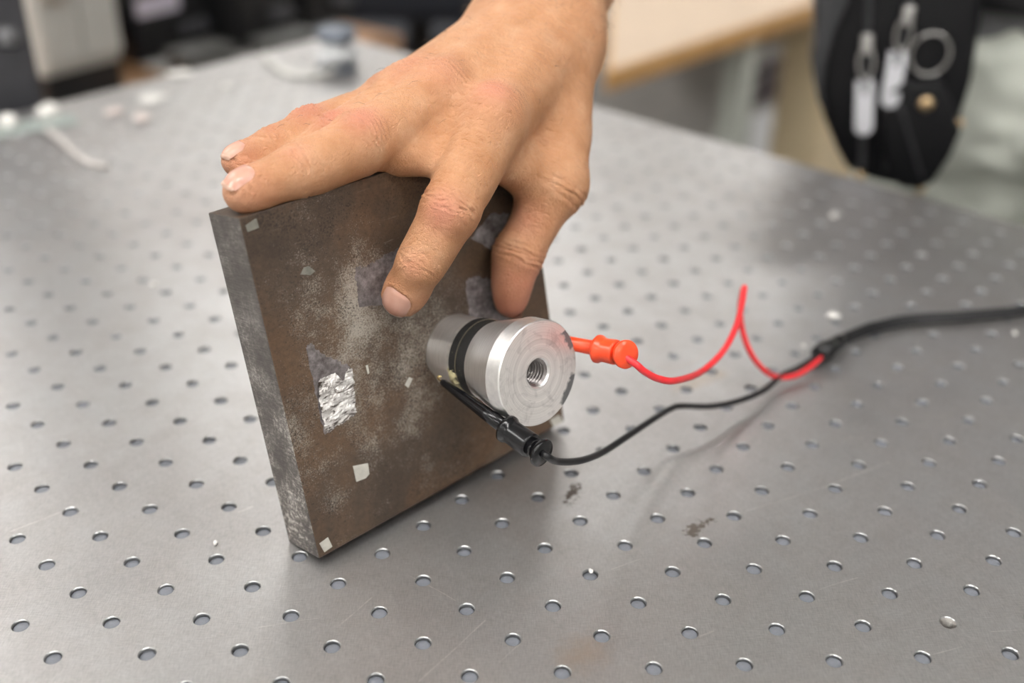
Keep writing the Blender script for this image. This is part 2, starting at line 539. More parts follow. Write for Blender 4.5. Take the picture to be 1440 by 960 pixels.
ks.set(color=sc_, metal=0.45, rough=0.48, normal=ks.bump(s2_, 0.35, 0.0004))
M_PEDGE = ks.m
bm = bmesh.new()
bmesh.ops.create_cube(bm, size=1)
for v in bm.verts:
    v.co = Vector(((v.co.x + .5) * WP, (v.co.y + .5) * HP, (v.co.z + .5) * TP))
bmesh.ops.bevel(bm, geom=list(bm.edges), offset=0.0006, segments=2, affect='EDGES', profile=0.6)
me = bpy.data.meshes.new('slab')
bm.to_mesh(me); bm.free()
me.materials.append(M_PFACE); me.materials.append(M_PEDGE)
for p in me.polygons:
    p.material_index = 1 if abs(p.normal.x) > 0.7 else 0
link('slab', me, PLATE, local=True)

def scrap(name, px, mat, label=None, h=0.00015, thick=0.00012, crumple=0.0, n=1, seed=1):
    """thin torn piece stuck to the plate: an outline in plate coordinates, optionally crumpled"""
    rng = random.Random(seed)
    P0_ = [onplate(u, v)[:2] for (u, v) in px]
    P2 = []
    torn = name == 'tape_patch'
    for i, a in enumerate(P0_):
        b = P0_[(i + 1) % len(P0_)]
        m_ = 7 if torn else 1
        for k in range(m_):
            j_ = rng.uniform(-.0006, .0006) if k else 0
            e_ = np.array([-(b - a)[1], (b - a)[0]]); e_ = e_ / np.linalg.norm(e_)
            P2.append(a + (b - a) * k / m_ + e_ * j_)
    if crumple == 0:
        V, F = prism([tuple(p) for p in P2], (0, 0, TP), (1, 0, 0), (0, 1, 0), (0, 0, 1), h - .0003, h + thick)
        return mesh(name, V, F, mat, PLATE, local=True, smooth=False, label=label)
    # crumpled foil: fill the outline with a grid of bumps
    P2 = np.array(P2)
    lo, hi = P2.min(0), P2.max(0)
    m = n
    G = {}
    V = []; F = []
    def inside(p):
        c = False
        for i in range(len(P2)):
            a, b = P2[i], P2[i - 1]
            if (a[1] > p[1]) != (b[1] > p[1]) and p[0] < (b[0] - a[0]) * (p[1] - a[1]) / (b[1] - a[1]) + a[0]:
                c = not c
        return c
    for i in range(m + 1):
        for j in range(m + 1):
            p = lo + (hi - lo) * np.array([i / m, j / m])
            if inside(p):
                G[i, j] = len(V)
                wave = math.sin(p[1] * 900 + math.sin(p[0] * 420) * 1.6) * .5 + .5
                V.append((p[0] + rng.uniform(-.0003, .0003), p[1] + rng.uniform(-.0003, .0003), TP + h + crumple * (0.6 * wave + 0.4 * rng.random())))
    for i in range(m):
        for j in range(m):
            k = [(i, j), (i + 1, j), (i + 1, j + 1), (i, j + 1)]
            if all(q in G for q in k):
                F.append([G[q] for q in k])
            else:
                kk = [q for q in k if q in G]
                if len(kk) == 3:
                    F.append([G[q] for q in kk])
    return mesh(name, V, F, mat, PLATE, local=True, smooth=False, label=label)
M_TAPEW = plain('white_tape', (0.50, 0.48, 0.43, 1), 0.55, var=0.12, scale=300)
M_TAPEG = plain('grey_glue', (0.17, 0.165, 0.14, 1), 0.5, var=0.25, scale=300)
kf = NT('torn_foil')
fn = kf.noise(1.0, 5, 0.7, vec=kf.mapping((130, 420, 130), (0, 0, -.25)), dist=0.9)
kf.set(color=kf.ramp(fn, [(0.40, (0.06, 0.045, 0.035, 1)), (0.47, (0.50, 0.47, 0.45, 1)), (0.62, (0.85, 0.83, 0.81, 1))]), rough=0.4, metal=0.25)  # dark folds and bright ridges of the crumple put into the colour
M_FOIL = kf.m
kg = NT('glue_residue')
gn = kg.noise(170, 7, 0.75)
kg.set(color=kg.ramp(gn, [(0.33, (0.05, 0.04, 0.035, 1)), (0.5, (0.165, 0.145, 0.145, 1)), (0.72, (0.36, 0.33, 0.33, 1))]), rough=0.45, metal=0.2,
       normal=kg.bump(gn, 0.5, 0.0006))
M_GLUE = kg.m
kg2 = NT('brown_glue_residue')
gn2 = kg2.noise(200, 7, 0.75)
kg2.set(color=kg2.ramp(gn2, [(0.36, (0.07, 0.055, 0.04, 1)), (0.55, (0.17, 0.145, 0.11, 1)), (0.75, (0.38, 0.34, 0.27, 1))]), rough=0.5, metal=0.15,
        normal=kg2.bump(gn2, 0.5, 0.0006))
scrap('tape_square', [(496, 655), (517, 651), (519, 666), (514, 672), (501, 677)], M_TAPEW, 'small white tape square low on the face')
scrap('tape_square', [(449, 764), (461, 755), (467, 768), (456, 776)], M_TAPEW, 'small white tape square in the bottom corner')
scrap('tape_square', [(345, 317), (360, 307), (364, 320), (348, 326)], M_TAPEG, 'dull grey tape square in the top corner')
scrap('tape_square', [(773, 590), (786, 583), (791, 592), (778, 600)], M_TAPEW, 'pale tape square in the far bottom corner')
scrap('tape_square', [(422, 386), (427, 376), (434, 374), (443, 381), (436, 387), (430, 386)], M_TAPEG, 'grey torn tape scrap near the upper edge')
scrap('tape_flake', [(569, 541), (575, 530), (580, 532), (574, 545)], M_TAPEW, 'tiny white flake beside the transducer')
scrap('tape_flake', [(514, 514), (517, 513), (519, 524), (517, 526)], M_TAPEW, 'tiny white sliver in the middle of the face')
scrap('tape_patch', [(430, 488), (437, 482), (452, 497), (476, 508), (492, 515), (497, 540), (500, 582), (478, 596), (457, 611), (450, 584), (441, 540)], M_GLUE, 'brown torn tape patch at the left of the face', thick=.0001, h=.00005)
scrap('torn_foil', [(446, 531), (458, 527), (470, 522), (480, 534), (488, 517), (495, 516), (497, 545), (500, 582), (478, 596), (458, 610), (451, 590), (446, 560)], M_FOIL, 'crumpled silvery torn tape', h=.0002, crumple=.0013, n=34, seed=3)
scrap('tape_patch', [(499, 377), (505, 374), (512, 376), (522, 370), (533, 364), (541, 357), (556, 351), (580, 342), (598, 352), (600, 400), (560, 425), (505, 432), (501, 400)], M_GLUE, 'purple grey glue residue under the index fingertip', thick=.0001, h=.00005)
scrap('tape_patch', [(655, 394), (668, 388), (690, 392), (712, 400), (722, 440), (706, 460), (678, 470), (659, 440)], M_GLUE, 'grey glue residue under the thumb', thick=.0001, h=.00005)
scrap('tape_patch', [(662, 335), (690, 300), (715, 300), (712, 335), (690, 352)], M_GLUE, 'grey glue residue between finger and thumb', thick=.0001, h=.00005)
# ================================================================== ultrasonic transducer glued to the plate
TS, TT, TH = 0.0893, 0.0621, 0.0543
TC = pl(TS, TT, 0)
TX = (PU, PW, PN)
kal = NT('turned_aluminium')
lathe_n = kal.noise(1.0, 4, 0.6, vec=kal.mapping((120, 120, 2600)))
kal.set(color=kal.ramp(lathe_n, [(0.3, (0.72, 0.705, 0.70, 1)), (0.7, (0.88, 0.865, 0.86, 1))]), metal=1.0, rough=kal.ramp(kal.noise(90, 4), [(0.3, 0.30), (0.7, 0.42)]),
        normal=kal.bump(lathe_n, 0.06, 0.0002))
kal.set(aniso=0.75)
def radial(k):
    k.put(k.b.inputs['Tangent'], k.n('Tangent', direction_type='RADIAL', axis='Z'))
    k.b.inputs['Anisotropic Rotation'].default_value = 0.25
radial(kal)
M_ALU = kal.m
kr = NT('polished_rim')
kr.set(color=kr.ramp(kr.noise(300, 3), [(0.3, (0.78, 0.77, 0.77, 1)), (0.7, (0.90, 0.89, 0.88, 1))]), metal=1.0, rough=0.46, aniso=0.8)
radial(kr)
M_RIM = kr.m
# end face: concentric turning marks, grey smears and black ink at the rim
kfa = NT('turned_end_face')
dd = kfa.n('VectorMath', {0: kfa.n('Vector' + 'Math', {0: kfa.obj(), 1: (1, 1, 0)}, operation='MULTIPLY')}, operation='LENGTH')
rings = kfa.noise(1.0, 5, 0.7, vec=kfa.n('CombineXYZ', {0: kfa.math('MULTIPLY', dd.outputs['Value'], 1500.0), 1: 0.3, 2: 0.1}))
smear = kfa.noise(130, 5, 0.65, dist=0.8)
fc = kfa.ramp(rings, [(0.30, (0.60, 0.575, 0.56, 1)), (0.70, (0.86, 0.83, 0.81, 1))])
fc = kfa.mix(kfa.ramp(smear, [(0.52, 0.0), (0.70, 0.5)]), fc, (0.33, 0.31, 0.31, 1))
fsep = kfa.n('SeparateXYZ', {0: kfa.n('VectorMath', {0: kfa.obj(), 1: kfa.n('VectorMath', {0: kfa.n('VectorMath', {0: kfa.noise(260, 3).outputs['Color'], 1: (.5, .5, .5)}, operation='SUBTRACT'), 'Scale': 0.006}, operation='SCALE')}, operation='ADD')})
INK = []
for (a0, a1_) in ((8, 38), (-62, -20)):
    am = math.radians((a0 + a1_) / 2); hw = math.radians((a1_ - a0) / 2)
    t = kfa.math('ADD', kfa.math('MULTIPLY', fsep.outputs['X'], math.cos(am)), kfa.math('MULTIPLY', fsep.outputs['Y'], math.sin(am)))
    p = kfa.math('ABSOLUTE', kfa.math('ADD', kfa.math('MULTIPLY', fsep.outputs['X'], -math.sin(am)), kfa.math('MULTIPLY', fsep.outputs['Y'], math.cos(am))))
    ins = kfa.n('MapRange', {0: t, 1: 0.0188 * math.cos(hw * .6), 2: 0.0200 * math.cos(hw * .6), 3: 0.0, 4: 1.0})
    wid = kfa.n('MapRange', {0: p, 1: 0.022 * math.sin(hw) * .85, 2: 0.022 * math.sin(hw), 3: 1.0, 4: 0.0})
    INK.append(kfa.math('MULTIPLY', ins, wid))
ink = kfa.math('MAXIMUM', INK[0], INK[1])
fc = kfa.mix(kfa.math('MULTIPLY', ink, 0.88), fc, (0.03, 0.033, 0.038, 1))
kfa.set(color=fc, metal=kfa.math('SUBTRACT', 0.82, kfa.math('MULTIPLY', ink, 0.8)), rough=0.48, normal=kfa.bump(rings, 0.12, 0.0002))
M_FACE = kfa.m
kc = NT('black_epoxy')
sp = kc.noise(900, 2, 0.5)
kc.set(color=kc.ramp(sp, [(0.70, (0.012, 0.012, 0.012, 1)), (0.76, (0.35, 0.30, 0.20, 1))]), rough=0.55, normal=kc.bump(kc.noise(300, 4), 0.5, 0.0006))
M_BLACKR = kc.m
M_COPPER = plain('thin_electrode', (0.55, 0.50, 0.38, 1), 0.3, 0.9)
M_SOLDER = plain('silvered_ring', (0.80, 0.79, 0.77, 1), 0.28, 0.8, var=0.15, scale=400)
M_EPOXY = plain('yellowed_epoxy', (0.52, 0.46, 0.27, 1), 0.35, 0.0, var=0.35, scale=350, bump=0.4)
TRM = Matrix(((PU[0], PW[0], PN[0], TC[0]), (PU[1], PW[1], PN[1], TC[1]), (PU[2], PW[2], PN[2], TC[2]), (0, 0, 0, 1)))
TR = empty('ultrasonic_transducer', TC, 'round aluminium ultrasonic transducer with black rings fixed to the rusty plate', 'transducer', mat=TRM)
LX = (np.array([1.0, 0, 0]), np.array([0, 1.0, 0]), np.array([0, 0, 1.0]))
def trl(name, prof, mat, seg=72, c0=False, c1=False, label=None, flat=None):
    V, F = lathe(prof, (0, 0, 0), (0, 0, 1), seg, c0, c1, LX)
    if flat:
        d, lim = np.array(flat[0]), flat[1]
        V = [v - d * max(0, v @ d - lim) for v in V]
    o = mesh(name, V, F, mat, TR, local=True, label=label)
    o.data.set_sharp_from_angle(angle=0.5) if hasattr(o.data, 'set_sharp_from_angle') else None
    return o
a_ = math.radians(205)
trl('base_mass', [(0, .0150), (0, .0163), (.0003, .0167), (.0148, .0167), (.0150, .0164), (.0150, .01)], M_ALU, flat=((math.cos(a_), math.sin(a_), 0), .0153))
trl('silver_ring', [(.0146, .0120), (.0146, .0172), (.0163, .0172), (.0163, .0120)], M_SOLDER, label='bright silvered electrode ring')
trl('ceramic_ring', [(.0162, .012), (.0162, .0170), (.0165, .0174), (.0205, .0174), (.0208, .0171), (.0208, .012)], M_BLACKR)
trl('electrode', [(.0207, .012), (.0207, .0176), (.0210, .0176), (.0210, .012)], M_COPPER, label='thin metal electrode between the black rings')
trl('ceramic_ring', [(.0210, .012), (.0210, .0170), (.0213, .0174), (.0268, .0174), (.0271, .0171), (.0271, .012)], M_BLACKR)
trl('front_mass', [(.0270, .0120), (.0270, .0172), (.0273, .0178), (.0300, .0184), (.0440, .0218), (.0458, .0222)], M_ALU)
trl('rim', [(.0458, .0222), (.0462, .0226), (.0538, .0227), (.0543, .0223)], M_RIM, label='bright machined rim of the front mass')
trl('end_face', [(.0543, .0223), (.05435, .0190), (.05425, .0150), (.05415, .0105), (.05400, .0080), (.05395, .0067)], M_FACE, label='turned end face with smears and black ink')
M_THREAD = plain('threaded_steel', (.20, .185, .18, 1), .38, 0.9)
trl('hole_chamfer', [(.05395, .0067), (.0538, .0066), (.0531, .0060)], M_RIM, label='bright chamfer of the bolt hole')
pr = []
for k in range(16):
    z = .0531 - k * .0017
    pr += [(z, .0060), (z - .0002, .0060), (z - .0010, .0049), (z - .0012, .0049)]
pr.append((.0531 - 16 * .0017, .004))
trl('bolt_thread', pr, M_THREAD, 48, c1=True)
# yellow epoxy run on the rings, lower left
V = []; F = []
for i in range(13):
    for j in range(9):
        a = math.radians(176 + 40 * i / 12); h = .0155 + .0052 * j / 8 * (1 - .25 * math.sin(i * 1.7))
        e = min(i, 12 - i, j * 1.5, (8 - j) * 1.5) / 4.0
        r = .0172 + .0011 * min(1, e) + .0003 * math.sin(i * 2.1 + j * 1.3)
        V.append((math.cos(a) * r, math.sin(a) * r, h))
for i in range(12):
    for j in range(8):
        F.append((i * 9 + j, (i + 1) * 9 + j, (i + 1) * 9 + j + 1, i * 9 + j + 1))
mesh('epoxy_run', V, F, M_EPOXY, TR, local=True, label='yellowed epoxy run across the rings')
# ================================================================== test lead with two hook clips
M_BLKP = plain('glossy_black_plastic', (0.006, 0.006, 0.007, 1), 0.20, var=0.1, spec=0.35)
M_BLKW = plain('black_wire_sheath', (0.008, 0.008, 0.009, 1), 0.36, var=0.1, spec=0.35)
M_REDP = plain('orange_red_plastic', (0.86, 0.075, 0.02, 1), 0.28, var=0.05, sss=0.15, sssr=(1.0, 0.2, 0.1), ssss=0.004)
M_REDW = plain('red_wire_sheath', (0.72, 0.028, 0.035, 1), 0.33, var=0.05)
M_HOOK = plain('gold_hook', (.75, .6, .3, 1), .25, 1.0)
bt = tab(1168, 489, 0.006)
LEAD = empty('test_lead', (bt[0], bt[1], 0), 'test lead with a red and a black hook clip lying across the steel table', 'test lead')
def xpt(a_deg, r, h):               # point in the transducer frame
    a = math.radians(a_deg)
    return TC + PU * (r * math.cos(a)) + PW * (r * math.sin(a)) + PN * h
def clip(A, B, mat, rot, label, scale=1.0, back=.0195):
    """spring hook clip: nozzle, collar, plunger and thumb cap along A to B, one cap tilted"""
    A = np.array(A); B = np.array(B)
    L = np.linalg.norm(B - A); d = (B - A) / L
    s = scale
    c = mesh('hook_clip', *lathe([(0, .0009 * s), (.0015, .0013 * s), (.010, .0017 * s), (L * .35, .0021 * s), (L * .45, .0024 * s), (L - back * s + .001, .0026 * s)], A, d, 24), mat, LEAD, label=label)
    x, y, _ = frame_of(d)
    p = L - back * s
    q = L - .0062
    mesh('collar', *lathe([(p, .0026 * s), (p + .0003, .0043 * s), (p + .0012, .0050 * s), (p + .0024, .0050 * s), (p + .0034, .0044 * s), (p + .0050, .0042 * s), (q - .0026, .0044 * s), (q - .0018, .0043 * s), (q - .0016, .0034 * s)], A, d, 40), mat, c)
    mesh('plunger', *lathe([(q - .0030, .0032 * s), (q + .004, .0033 * s)], A, d, 28), mat, c)
    tc_ = unit(CAM - B)
    dc = d * rot[0] + tc_ * rot[1] + x * rot[2]; dc /= np.linalg.norm(dc)
    V, F = lathe([(-.0006, .0030 * s), (.0014, .0034 * s), (.0026, .0044 * s), (.0032, .0049 * s), (.0046, .0050 * s), (.0052, .0047 * s), (.0054, .002 * s)], A + d * q, dc, 40)
    mesh('thumb_cap', V, F, mat, c)
    g = Geo()
    g.add(*tube(catmull([A + d * .001, A - d * .0012, A - d * .0030 + x * .0004, A - d * .0036 + x * .0014, A - d * .0026 + x * .0022], 6), .00035, 8))
    g.build('hook', M_HOOK, c, label='gold wire hook')
    return c, A + d * q + dc * .0056, d
BA = np.array(pl(*onplate(621, 536, .0150)))
BB = at(766, 641, np.dot(RW[2], BA - CAM) - .036)
cb, be, bd = clip(BA, BB, M_BLKP, (1.0, .1, 0.12), 'black hook clip on the lower side of the transducer', 1.2)
RA = pl(TS + .0178, TT + .006, .0175)
RB = at(890, 500, .4540)
cr, re_, rd = clip(RA, RB, M_REDP, (1.0, .75, 0.0), 'orange red hook clip reaching behind the transducer', 1.22, .0150)
def wire(name, pts, r, mat, label, seg=12, n=10):
    return mesh(name, *tube(catmull(pts, n), r, seg), mat, LEAD, label=label)
bw = [be - bd * .003, be + bd * .002, tab(782, 648, .053), tab(803, 649, .046), tab(825, 645, .040), tab(850, 634, .033), tab(890, 608, .026), tab(925, 585, .020),
      tab(944, 574, .017), tab(958, 570.5, .0155), tab(1000, 571, .012), tab(1040, 563, .008), tab(1075, 548, .006), tab(1100, 527, .0055), tab(1122, 517, .007), tab(1152, 499, .007)]
wire('black_wire', bw, .00155, M_BLKW, 'thin black wire')
rw = [re_ - rd * .004, at(894, 512, .453), at(906, 522, .455), at(925, 532, .460), at(950, 535, .469), tab(985, 523, .050), tab(1015, 496, .050), tab(1034, 462, .055), tab(1043, 428, .061),
      tab(1046, 410, .0645), tab(1047, 404, .0645), tab(1044.5, 409, .061), tab(1041, 430, .050), tab(1043, 460, .038), tab(1055, 495, .025), tab(1073, 519, .014), tab(1092, 530, .006),
      tab(1118, 528, .004), tab(1140, 515, .005), tab(1154, 502, .006)]
wire('red_wire', rw, .00155, M_REDW, 'red wire looping up from the table')
b0, b1 = tab(1150, 499, .0065), tab(1186, 477, .0062)
mesh('strain_relief', *lathe([(0, .0030), (.0004, .0048), (.0050, .0050), (.0056, .0056), (.0085, .0056), (.0092, .0048), (np.linalg.norm(b1 - b0) * .8, .0044), (np.linalg.norm(b1 - b0), .0036)], b0, b1 - b0, 28), M_BLKP, LEAD, label='short black strain relief sleeve')
cbl = [b1 - (b1 - b0) * .2, b1, tab(1210, 467, .0045), tab(1230, 460, .004), tab(1280, 450, .004), tab(1340, 446, .004), tab(1400, 441, .004), tab(1440, 436.5, .004), tab(1500, 425, .004), tab(1600, 398, .004), tab(1720, 385, .004), tab(1900, 400, .004), tab(2150, 430, .004)]
g = Geo()
for off in (-1, 1):
    g.add(*tube(catmull([p + np.array([0, .0016 * off, .0006 * off]) for p in cbl], 10), .0022, 12))
g.build('cable', M_BLKW, LEAD, label='twin black cable')
# ================================================================== the arm and hand (one continuous skin)
def P3(s, t, h):
    return pl(s, t, h)
J = dict(iM=(.1145, .160, .018), iP=(.0800, .133, .026), iD=(.0655, .1132, .0185), iT=(.0605, .0995, .0095),
         mM=(.106, HP + .0225, -.004), mP=(.0615, HP + .0138, -.0020), mD=(.0300, HP + .0096, -.0045), mT=(.0085, HP + .0080, -.0065),
         rM=(.1025, HP + .0245, -.0195), rP=(.0610, HP + .0150, -.0180), rD=(.036, HP + .0080, -.0195), rT=(.020, HP + .0072, -.0200),
         pM=(.1020, HP + .0210, -.0335), pP=(.0575, HP + .0190, -.0315), pD=(.038, HP + .0170, -.031), pT=(.0215, HP + .0150, -.031),
         tT=(.1185, .0765, .0095), tI=(.1245, .0985, .0125), tM=(.1485, .1245, .0175))
J = {k: np.array(P3(*v)) for k, v in J.items()}
WR = P3(.1908, .1885, -.0278)
EV = unit(PU * .394 - PW * .347 + PN * .851)            # across the hand, towards the thumb
FV = unit(J['mM'] - WR)                                 # wrist to knuckles
DV = unit(-(np.cross(EV, FV)))                          # out of the back of the hand
if DV[2] < 0:
    DV = -DV
AV = unit(np.array([0.20, 0.86, 0.47]))                 # wrist to elbow
AE = unit(EV - AV * (EV @ AV)); AD = unit(np.cross(AE, AV))
if AD @ DV < 0:
    AD = -AD
EL = WR + AV * .265

def rc(p, a, b, ra, rb):
    """signed distance to a round cone (linear-radius capsule)"""
    ba = b - a
    L2 = ba @ ba
    t = np.clip(((p - a) @ ba) / L2, 0, 1)
    d = p - a - t[:, None] * ba
    return np.sqrt(np.einsum('ij,ij->i', d, d)) - (ra + (rb - ra) * t)
def sph(p, c, r):
    d = p - c
    return np.sqrt(np.einsum('ij,ij->i', d, d)) - r
def ell(p, c, axes, r):
    q = (p - c) @ np.array(axes).T / np.array(r)
    k0 = np.linalg.norm(q, axis=1)
    k1 = np.linalg.norm(q / np.array(r), axis=1)
    return k0 * (k0 - 1) / (k1 + 1e-9)
def smin(a, b, k):
    h = np.clip(k - np.abs(a - b), 0, None) / k
    return np.minimum(a, b) - h * h * k * 0.25
def smax(a, b, k):
    return -smin(-a, -b, k)

def dors(a, b, ref):                                    # dorsal direction of a bone a-b
    f = unit(b - a)
    return unit(ref - f * (ref @ f))
FING = {}
for c in 'imrp':
    M_, P_, D_, T_ = J[c + 'M'], J[c + 'P'], J[c + 'D'], J[c + 'T']
    ref = DV
    nrm = np.cross(unit(P_ - M_), unit(T_ - P_))
    d = dors(P_, T_, unit(P_ - (M_ + T_) / 2)) if c == 'i' else dors(P_, T_, unit(PW + PN * dict(m=.6, r=.3, p=.25)[c]))
    FING[c] = dict(M=M_, P=P_, D=D_, T=T_, d=d)
FING['i']['d'] = dors(J['iP'], J['iT'], unit(CAM - J['iD']) * 1.0 - EV * .15 - PU * 0.22)
RAD = dict(i=(.0152, .0122, .0114, .0101, .0088), m=(.0140, .0128, .0120, .0104, .0085), r=(.0125, .0105, .0098, .0082, .0070), p=(.0110, .0093, .0086, .0076, .0067))
RAD['t'] = (.0150, .0113, .0108)
def fingerf(p, c):
    q = FING[c]; r0, r1, rm, r2, r3 = RAD[c]
    M_, P_, D_, T_, d = q['M'], q['P'], q['D'], q['T'], q['d']
    f = rc(p, M_, P_, r0 * .93, r1 * .97)
    m1 = M_ + (P_ - M_) * .5
    dm = dors(M_, P_, DV)
    f = smin(f, rc(p, m1 - dm * .0015, P_ - (P_ - M_) * .3 - dm * .0015, r1 * 1.0, r1 * .93), .004)   # fleshy underside
    f = smin(f, rc(p, P_, D_, rm * .96, r2 * .97), .003)
    f = smin(f, rc(p, P_ + (D_ - P_) * .25 - d * .0012, P_ + (D_ - P_) * .75 - d * .0012, rm * .97, rm * .93), .003)
    f = smin(f, rc(p, D_, T_, r2 * .97, r3), .003)
    f = smin(f, sph(p, P_ + d * (.0010), r1 * .98), .003)                         # knuckle
    f = smin(f, ell(p, T_ + unit(D_ - T_) * .004 - d * .001, (unit(T_ - D_), np.cross(unit(T_ - D_), d), d), (r3 * 1.25, r3 * 1.03, r3 * .92)), .003)
    return f
TW = WR + EV * .0215 - DV * .0075 + FV * .012           # root of the thumb
td = dors(J['tI'], J['tT'], PU * .9 + PN * -.15)        # thumb nail side, towards the far edge
NAIL_D = dict(i=FING['i']['d'], m=None, p=None)
def thumbf(p):
    M_, I_, T_ = J['tM'], J['tI'], J['tT']
    f = rc(p, M_, I_, .0122, .0108)
    f = smin(f, rc(p, I_, T_, .0104, .0070), .004)
    pad = I_ + (T_ - I_) * .45 - td * .0026
    f = smin(f, ell(p, pad, (unit(T_ - I_), np.cross(unit(T_ - I_), td), td), (.0155, .0088, .0088)), .005)
    f = smin(f, sph(p, I_ + td * .0005, .0114), .003)
    f = smin(f, sph(p, M_ + unit(M_ - J['iM']) * .0012, .0130), .006)
    return f
def palmf(p):
    e, f, d = EV, FV, DV
    A = None
    roots = dict(i=WR + e * .0165 + d * .001 + f * .004, m=WR + e * .0055 + d * .0035 + f * .004, r=WR - e * .0045 + d * .0015 + f * .004, p=WR - e * .0110 - d * .0055 + f * .004)
    for c, rr in (('i', .0122), ('m', .0128), ('r', .0118), ('p', .0104)):
        M_ = J[c + 'M']
        g = rc(p, roots[c], M_ - unit(M_ - roots[c]) * .002, .0160 if c in 'im' else .0135, rr)
        A = g if A is None else smin(A, g, .012)
    # palm flesh
    for c, rr in (('i', .0105), ('m', .0105), ('r', .0105), ('p', .0105)):
        M_ = J[c + 'M']
        A = smin(A, rc(p, roots[c] - d * .006, M_ - d * .0085 - f * -.002, .0155, rr), .010)
    A = smin(A, rc(p, WR - e * .0110 - d * .008 + f * .015, J['pM'] - d * .007 - f * .012, .0140, .0105), .010)
    # thumb metacarpal, thenar and the web to the index
    A = smin(A, rc(p, TW, J['tM'] - unit(J['tM'] - TW) * .003, .0150, .0128), .010)
    A = smin(A, rc(p, TW - d * .006 - e * .006, J['tM'] - unit(J['tM'] - TW) * .012 - e * .006, .0165, .0125), .012)
    w0 = J['iM'] * .62 + J['iP'] * .38 - d * .004
    w1 = J['tM'] * .75 + J['tI'] * .25
    wm = (w0 + w1) / 2 + unit(TW - (w0 + w1) / 2) * .009
    W0 = roots['i'] * .45 + J['iM'] * .55 - d * .006
    W1 = TW * .4 + J['tM'] * .6
    A = smin(A, rc(p, W0, W1, .0098, .0105), .009)
    A = smin(A, rc(p, w0 * .55 + wm * .45, wm, .0060, .0070), .010)
    A = smin(A, rc(p, wm, w1 * .6 + wm * .4, .0070, .0075), .010)
    # knuckle heads
    for c, rr, up in (('i', .0122, .0034), ('m', .0120, .0028), ('r', .0112, .0016), ('p', .0100, .0010)):
        A = smin(A, sph(p, J[c + 'M'] + d * up, rr), .007)
    # tendons on the back
    for c in 'imr':
        a = roots[c] + d * .0125 + f * .018
        b = J[c + 'M'] + d * .0085 - f * .008
        A = smin(A, rc(p, a, b, .0022, .0026), .007)
    # wrist and forearm: two bones side by side
    for s in (-1, 1):
        w_ = .0125 if s > 0 else .0105
        A = smin(A, rc(p, WR + e * s * w_, WR + AV * .05 + AE * s * w_, .0200 if s > 0 else .0190, .0205), .014)
        A = smin(A, rc(p, WR + AV * .05 + AE * s * w_, WR + AV * .16 + AE * s * .0150, .0205, .0300), .016)
        A = smin(A, rc(p, WR + AV * .16 + AE * s * .0150, EL + AE * s * .012, .0300, .0310), .016)
    A = smin(A, sph(p, WR - AE * .0140 + AV * .022 + AD * .009, .0115), .010)     # head of the ulna
    return A
def handf(p):
    A = palmf(p)
    fs = [smin(A, fingerf(p, c), .0065) for c in 'imrp']
    R = fs[0]
    for g in fs[1:]:
        R = smin(R, g, .0012)
    # web between index and middle
    a = P3(*onplate(604, 222, .008)); b = P3(*onplate(550, 214, -.004))
    R = smin(R, rc(p, a, b, .0048, .0054), .009)
    mk = (J['iM'] + J['mM']) / 2 - DV * .007
    for t_ in (.2, .5, .8):
        R = smin(R, rc(p, a * (1 - t_) + b * t_, mk, .0062, .0085), .007)
    R = smin(R, rc(p, b, J['mM'] * .35 + J['mP'] * .65 - DV * .0065, .0054, .0065), .010)
    R = smin(R, smin(A, thumbf(p), .008), .0012)
    return R

